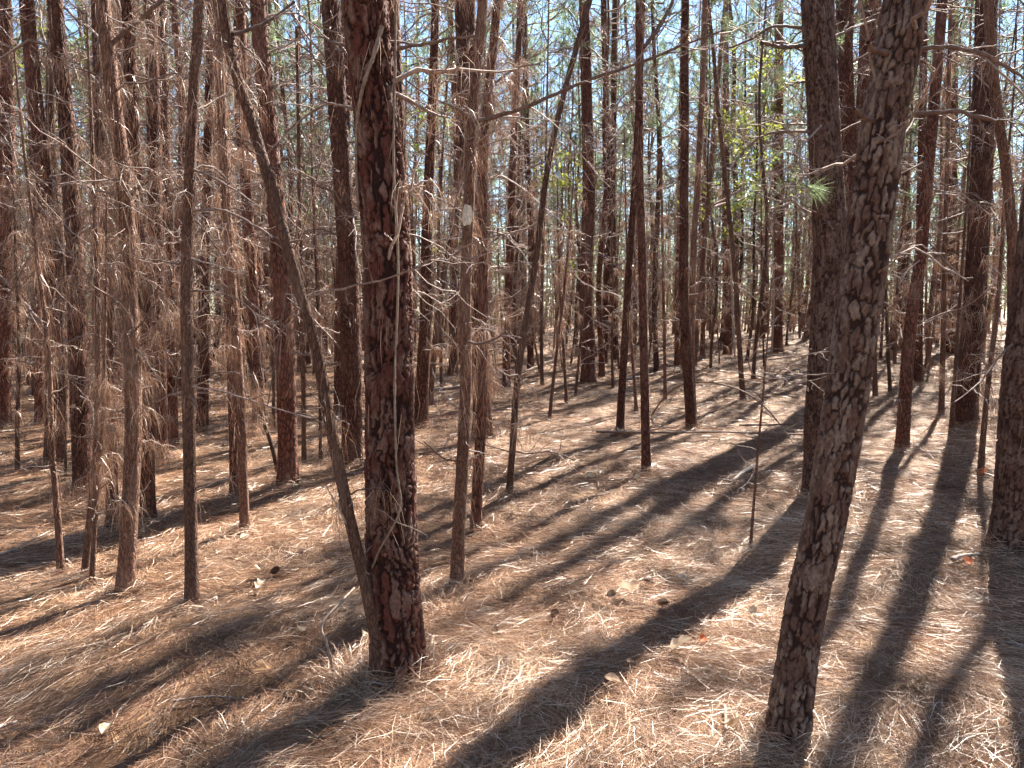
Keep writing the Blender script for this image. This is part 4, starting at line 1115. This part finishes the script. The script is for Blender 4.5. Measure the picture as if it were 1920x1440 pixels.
C = np.stack([qx[:, None] + rr * np.cos(a2), qy[:, None] + rr * np.sin(a2), qz[:, None] + hf * Hq[:, None]], -1).reshape(-1, 3)
mbq = MB(); far_clumps(mbq, C, 7, 0.45, 0.085)
link("surrounding_foliage", mbq.mesh("surrounding_foliage", M["green"], False), behind)["kind"] = "stuff"
# ------------------------------------------------------------------ leafy young broadleaf trees among the pines
def broadleaf_tree(px, py, Yd, hgt, label, n_leaf=1300):
    b = at(px, py, Yd); gz = float(height(b[0], b[1]))
    root = empty("broadleaf_tree", (b[0], b[1], gz), label, "young tree", "young leafy trees")
    zs = np.linspace(-0.2, hgt, 20)
    path = np.stack([0.15 * np.sin(zs * 0.6 + px), 0.1 * np.cos(zs * 0.7), zs], 1)
    mb = MB(); tubes(mb, path[None], np.linspace(0.03, 0.006, 20)[None], 7)
    link("trunk", mb.mesh("trunk", M["twig"]), root)
    mbr = MB(); nb = 16
    hz = hgt * rng.uniform(0.35, 0.98, nb)
    S = np.stack([np.interp(hz, zs, path[:, 0]), np.interp(hz, zs, path[:, 1]), hz], 1)
    pts = dead_branches(mbr, S, rng.uniform(0, 6.28, nb), rng.uniform(0.6, 1.4, nb), np.full(nb, 0.008), rng.normal(R(25), R(12), nb), rng.normal(0, 0.1, nb), 6, 2)
    link("limbs", mbr.mesh("limbs", M["twig"]), root)["kind"] = "stuff"
    ml = MB()
    c = pts[rng.choice(len(pts), n_leaf)] + rng.normal(size=(n_leaf, 3)) * 0.06
    d = nrm(rng.normal(size=(n_leaf, 3)) + [0, 0, -0.3]); sd = nrm(np.cross(d, rng.normal(size=(n_leaf, 3))))
    l = rng.uniform(0.06, 0.11, n_leaf)[:, None]
    V = np.stack([c, c + d * l * 0.5 + sd * l * 0.32, c + d * l, c + d * l * 0.5 - sd * l * 0.32], 1)
    ml.add(V.reshape(-1, 3), quads=np.arange(n_leaf * 4).reshape(-1, 4), rnd=np.repeat(rng.random(n_leaf), 4))
    link("crown", ml.mesh("crown", M["broadleaf"], False), root)["kind"] = "stuff"
broadleaf_tree(1372, 660, 17.5, 7.6, "young tree with fresh yellow-green leaves behind the wavy sapling at right")
broadleaf_tree(1440, 655, 21.0, 8.6, "young yellow-green leaved tree beside the straight far pine at right")
broadleaf_tree(62, 700, 15.0, 7.5, "young tree with bright yellow-green leaves at the top left corner", 1500)
broadleaf_tree(140, 690, 18.0, 8.0, "young yellow-green leaved tree behind the straight-footed left pine", 1500)
broadleaf_tree(1048, 680, 19.0, 5.2, "young tree with a few yellow-green leaves near the middle of the photo", 700)
broadleaf_tree(830, 690, 22.0, 8.0, "young yellow-green leaved tree high behind the stoutest pine", 1000)

# ------------------------------------------------------------------ things on the ground
rng = np.random.default_rng(41)
def ground_stick(name, label, cat, px, w_px, lift=0.012, tone=0.6, twigs=0, arch=None, mat="stick", group=None):
    W = []
    for i, (x, y) in enumerate(px):
        p = ground_hit(x, y); W.append(p)
    W = np.array(W)
    if arch is not None:
        a, b = W[0], W[-1]
        Ys = np.linspace(a[1], b[1], len(px))
        W = np.array([at(x, y, Y) for (x, y), Y in zip(px, Ys)])
    P = smooth_path(W, 30)
    k = np.mean(W[:, 1]) / F_PX / 2 * w_px
    if arch is None:
        P[:, 2] = height(P[:, 0], P[:, 1]) + lift + k
        ker = np.ones(7) / 7
        P[:, 2] = np.convolve(np.pad(P[:, 2], 3, mode='edge'), ker, 'valid')
    c = P[0].copy(); P = P - c
    P[:, :2] += np.cumsum(rng.normal(size=(30, 2)) * 0.0015, 0)
    mb = MB(); tubes(mb, P[None], (np.linspace(k, k * 0.55, 30) * (1 + 0.1 * rng.normal(size=30)))[None], 7, tone)
    if twigs:
        j = rng.integers(6, 28, twigs); d = P[j + 1] - P[j]
        az = np.arctan2(d[:, 1], d[:, 0]) + rng.choice([-1, 1], twigs) * rng.uniform(0.4, 1.0, twigs)
        dead_branches(mb, P[j], az, np.linalg.norm(P[-1]) * rng.uniform(0.1, 0.3, twigs), np.full(twigs, k * 0.4), rng.normal(R(15), R(15), twigs), rng.normal(0, 0.2, twigs), 2, 1)
    o = link(name, mb.mesh(name, M[mat])); o.location = c
    return tag(o, label, cat, group)
ground_stick("fallen_pole", "long straight fallen pole lying across the clearing behind the taller paired pine", "fallen branch", [(1118,822),(1240,825),(1380,825),(1512,829)], 5, 0.07, 0.05, 3)
ground_stick("fallen_pole", "shorter fallen pole parallel behind the long one, ending at the stout upright pine", "fallen branch", [(1385,808),(1440,808),(1506,807)], 4.5, 0.06, 0.05, 1)
ground_stick("fallen_branch", "pale thin fallen branch across the sunlit clearing behind the paired pines", "fallen branch", [(1172,716),(1220,709),(1262,703),(1360,704)], 3.5, 0.06, 0.95, 6)
ground_stick("bent_stem", "bare stem arching over the straw in the middle clearing", "bent stem", [(1219,782),(1247,743),(1274,723),(1306,717),(1341,718),(1393,734),(1432,762),(1462,796),(1490,835)], 4, 0, 0.15, 2, arch=True)
ground_stick("stick", "stout grey broken stick lying in sun left of the leaning right pine", "stick", [(1413,880),(1392,893),(1370,909)], 9, 0.012, 0.8)
ground_stick("stick", "bent pale stick curving in the straw at the foot of the leaning right pine", "stick", [(1358,1335),(1360,1372),(1338,1410),(1290,1445)], 6, 0.02, 0.8)
ground_stick("stick", "pale straight stick left of the stoutest pine's shadow in the lower left straw", "stick", [(325,1325),(390,1318),(470,1322)], 5, 0.02, 0.45)
ground_stick("stick", "weathered white stick cut off by the left edge near the bottom", "stick", [(-6,1380),(15,1372),(34,1366)], 9, 0.02, 1.0)
ground_stick("stick", "thin pale stick slanting in the sun between the clean and shaggy right pines", "stick", [(1702,828),(1728,848),(1752,866)], 4, 0.02, 0.9)
ground_stick("stick", "dark curved stick lying across the shadow left of the edge pine", "stick", [(1718,965),(1742,985),(1772,994)], 5, 0.02, 0.1)
ground_stick("stick", "grey bark-like stick in the sun just left of the edge pine's foot", "stick", [(1785,1058),(1812,1050),(1838,1046)], 10, 0.01, 0.7)
ground_stick("stick", "thin dark stick jutting right from the leaning right pine's shadow", "stick", [(1574,1024),(1598,1032),(1620,1041)], 3, 0.02, 0.2)
ground_stick("stick", "short twig lying in the shaded straw right of the scarred pine's foot", "stick", [(1018,1110),(1040,1103),(1062,1096)], 4, 0.015, 0.6)
ground_stick("stick", "long thin stick standing aslant in the straw in the middle foreground", "stick", [(1122,1163),(1138,1200),(1158,1240)], 3, 0.03, 0.75)
ground_stick("stick", "thin twig lying right of the foot of the stoutest pine", "stick", [(805,1216),(850,1218),(905,1212)], 3.5, 0.02, 0.5)
ground_stick("fallen_branch", "dark fallen branch lying behind the red pine right of the stoutest pine", "fallen branch", [(800,742),(850,733),(960,712),(1060,672)], 6, 0.05, 0.2, 4)
ground_stick("stick", "thin twig across the sunlit straw left of the pole pine's foot", "stick", [(195,1047),(240,1052),(300,1060)], 3, 0.02, 0.5)
ground_stick("fallen_branch", "forked grey branch lying in shade at the left edge", "fallen branch", [(0,1052),(40,1035),(80,1012),(105,1002)], 4, 0.03, 0.7, 4)

def bent_stick():
    Y = ground_hit(625, 1275)[1]
    W = np.array([at(x, y, Y + dy) for x, y, dy in ((664,1103,0.25),(640,1128,0.12),(603,1173,0.02),(612,1205,0.0),(621,1240,0.0),(627,1284,0.0))])
    c = W[-1].copy(); P = smooth_path(W - c, 30)
    mb = MB(); tubes(mb, P[None], (np.linspace(0.006, 0.0075, 30) * (1 + 0.12 * rng.normal(size=30)))[None], 8, 0.45)
    o = link("stick", mb.mesh("stick", M["stick"])); o.location = c
    tag(o, "crooked dead stick standing bent in the straw left of the stoutest pine", "stick")
bent_stick()

# dry leaves
def leaf_mesh(seed, curl, lobes):
    nu, nv = 13, 7
    mb = MB(); V = []
    for i in range(nu):
        u = i / (nu - 1)
        w = 0.34 * math.sin(math.pi * min(1, u * 0.93 + 0.04)) ** 0.8 * (1 + lobes * 0.35 * math.sin(u * 14 + seed))
        for j in range(nv):
            v = j / (nv - 1) * 2 - 1
            V.append((u - 0.5, w * v, curl * (v * v * 0.35 * w / 0.3 + 0.5 * (u - 0.5) ** 2) + 0.05 * math.sin(seed + 5 * u + 2 * v) + 0.02 * rng.normal()))
    ix = np.arange(nu * nv).reshape(nu, nv)
    V = np.array(V)
    mb.add(V, quads=np.stack([ix[:-1, :-1], ix[:-1, 1:], ix[1:, 1:], ix[1:, :-1]], -1).reshape(-1, 4), rnd=np.clip(0.5 + 0.3 * np.sin(V[:, 0] * 9 + seed) + 0.35 * (seed % 3 - 1), 0, 1))
    st = np.array([[(0.5, 0, V[-4, 2]), (0.62, 0.02, V[-4, 2] + 0.02), (0.75, 0.06, V[-4, 2] + 0.01)]])
    tubes(mb, st, np.array([[0.012, 0.01, 0.009]]), 4, 0.3)
    return mb
LEAFM = [leaf_mesh(s, 0.55 + 0.35 * rng.random(), s % 2).mesh("dry_leaf", M["dryleaf"]) for s in range(6)]
RED = leaf_mesh(2, 0.5, 0).mesh("dry_leaf", M["redleaf"])
YEL = leaf_mesh(4, 0.4, 0).mesh("leaf", M["broadleaf"])
LEAVES = [  # px, py, size px, mesh, label
 (1176,1122,42,2,"large pale curled dry leaf in shade in the middle foreground"),
 (1146,1132,22,0,"small curled dry leaf touching the large pale one in the middle foreground"),
 (1278,1101,20,5,"pale dry leaf standing on edge right of the large curled one"),
 (1412,1165,24,2,"pale dry leaf lying flat left of the leaning right pine"),
 (1278,1232,46,5,"big buff curled leaf in sun beside the orange leaf"),
 (1316,1218,22,"red","orange dry leaf in the sunlit straw left of the leaning right pine"),
 (1180,1262,18,0,"small light dry leaf in dim straw in the lower middle"),
 (803,1244,24,5,"pale leaf curled against the right foot of the stoutest pine"),
 (930,1203,26,3,"grey-brown leaf on edge in straw right of the stoutest pine"),
 (962,968,26,1,"brown curled leaf in sun right of the shaggy slim pine's foot"),
 (1075,938,22,4,"dark brown leaf with raised corners in the centre sunlit straw"),
 (1106,905,18,2,"small white leaf in the sun right of the slanting centre pine"),
 (487,1083,26,1,"reddish curled leaf with a white edge in sun right of the pole pine"),
 (490,1112,26,5,"pale curled leaf in sun just below the reddish curled one"),
 (563,1052,16,3,"dark leaf lying in sun left of the curved pine"),
 (460,1022,22,2,"white leaf at the foot of the needle-capped pine"),
 (380,1052,14,4,"small dark leaf in sun right of the pole pine"),
 (200,1392,34,4,"dark hollow curled leaf in shade near the bottom left"),
 (565,1200,24,2,"pale leaf scraps in sun left of the stoutest pine"),
 (680,1207,22,5,"white leaf scrap tucked behind the curved pine's foot"),
 (1370,1385,44,3,"large tan leaf at the bottom left of the leaning right pine's foot"),
 (1148,1300,34,4,"dark red-brown leaf in shade in the lower middle"),
 (1690,1165,24,0,"slim pale leaf in striped shade right of the leaning right pine"),
 (1738,960,18,5,"rounded pale leaf on the dark curved stick near the edge pine"),
 (1845,897,26,"red","red leaf lying at the foot of the orange-brown sapling"),
 (1660,1090,20,1,"tan leaf in striped shadow between leaning right pine and edge pine"),
 (1163,818,22,2,"pale leaf at the foot of the shorter paired pine"),
 (1216,790,12,0,"tiny white leaf in sun between the paired pines"),
 (1815,1068,26,"red","reddish bark-like leaf in shadow left of the edge pine's foot"),
 (1725,1302,34,3,"light leaf in straw at the lower right"),
]
for i, (px, py, sz, mi, label) in enumerate(LEAVES):
    p = ground_hit(px, py)
    me = RED if mi == "red" else LEAFM[mi]
    o = link("dry_leaf", me)
    s = sz * p[1] / F_PX
    o.scale = (s, s, s)
    o.location = (p[0], p[1], p[2] + 0.045 + 0.12 * s)
    o.rotation_euler = (rng.normal() * 0.45, rng.normal() * 0.35, rng.uniform(0, 6.28))
    tag(o, label, "leaf", "dry leaves on the straw")
o = link("leaf", YEL); q = at(178, 530, TREE["l_6"]["Y"] - 0.25); o.location = q; o.scale = (0.06,) * 3; o.rotation_euler = (0.6, 0.4, 0.3)
tag(o, "single bright yellow leaf caught on the twigs left of the forked left pine", "leaf")

# added cones standing in for small dark holes in the straw
def cone_mesh():
    mb = MB()
    n = 90; k = np.arange(n); f = (k + 0.5) / n
    a = k * 2.39996; zz = (f - 0.5) * 0.09; r = 0.024 * np.sin(np.pi * (0.12 + 0.8 * f)) ** 0.7
    out = np.stack([np.cos(a), np.sin(a), 0.5 * (f - 0.2)], 1)
    tan = np.stack([-np.sin(a), np.cos(a), 0 * a], 1)
    c = np.stack([0.35 * r * np.cos(a), 0.35 * r * np.sin(a), zz], 1)
    tip = c + out * (r * 0.95)[:, None]
    w = 0.0075 * np.sin(np.pi * (0.15 + 0.75 * f))[:, None]
    up = np.array([0, 0, 0.003])
    V = np.stack([c - tan * w * .5, c + tan * w * .5, tip + tan * w, tip - tan * w, tip + out * 0.003 + up], 1)
    i = np.arange(n)[:, None] * 5
    mb.add(V.reshape(-1, 3), quads=i + np.array([[0, 1, 2, 3]]), tris=np.concatenate([i + np.array([[3, 2, 4]]), i + np.array([[0, 4, 1]])]), rnd=np.repeat(rng.random(n), 5))
    tubes(mb, np.array([[(0, 0, -0.045), (0, 0, 0), (0, 0, 0.04)]]), np.array([[0.006, 0.009, 0.004]]), 6, 0.2)
    return mb.mesh("hole_cone", M["cone"], False)
CONE = cone_mesh()
for px, py, label in ((1243,1143,"added cone standing for a dark hole in shaded straw right of the large curled leaf"),
                      (1215,1101,"added cone standing for a dark hole in straw above the large curled leaf"),
                      (1040,1165,"added cone standing for a dark hole in dim straw right of the stoutest pine"),
                      (516,1081,"small added cone standing for a dark hole in sun beside the reddish curled leaf")):
    p = ground_hit(px, py); o = link("hole_cone", CONE); o.scale = (0.7,) * 3; o.location = (p[0], p[1], p[2] + 0.04)
    o.rotation_euler = (R(80), rng.normal() * 0.3, rng.uniform(0, 6.28)); tag(o, label, "pine cone", "added cones for straw holes")
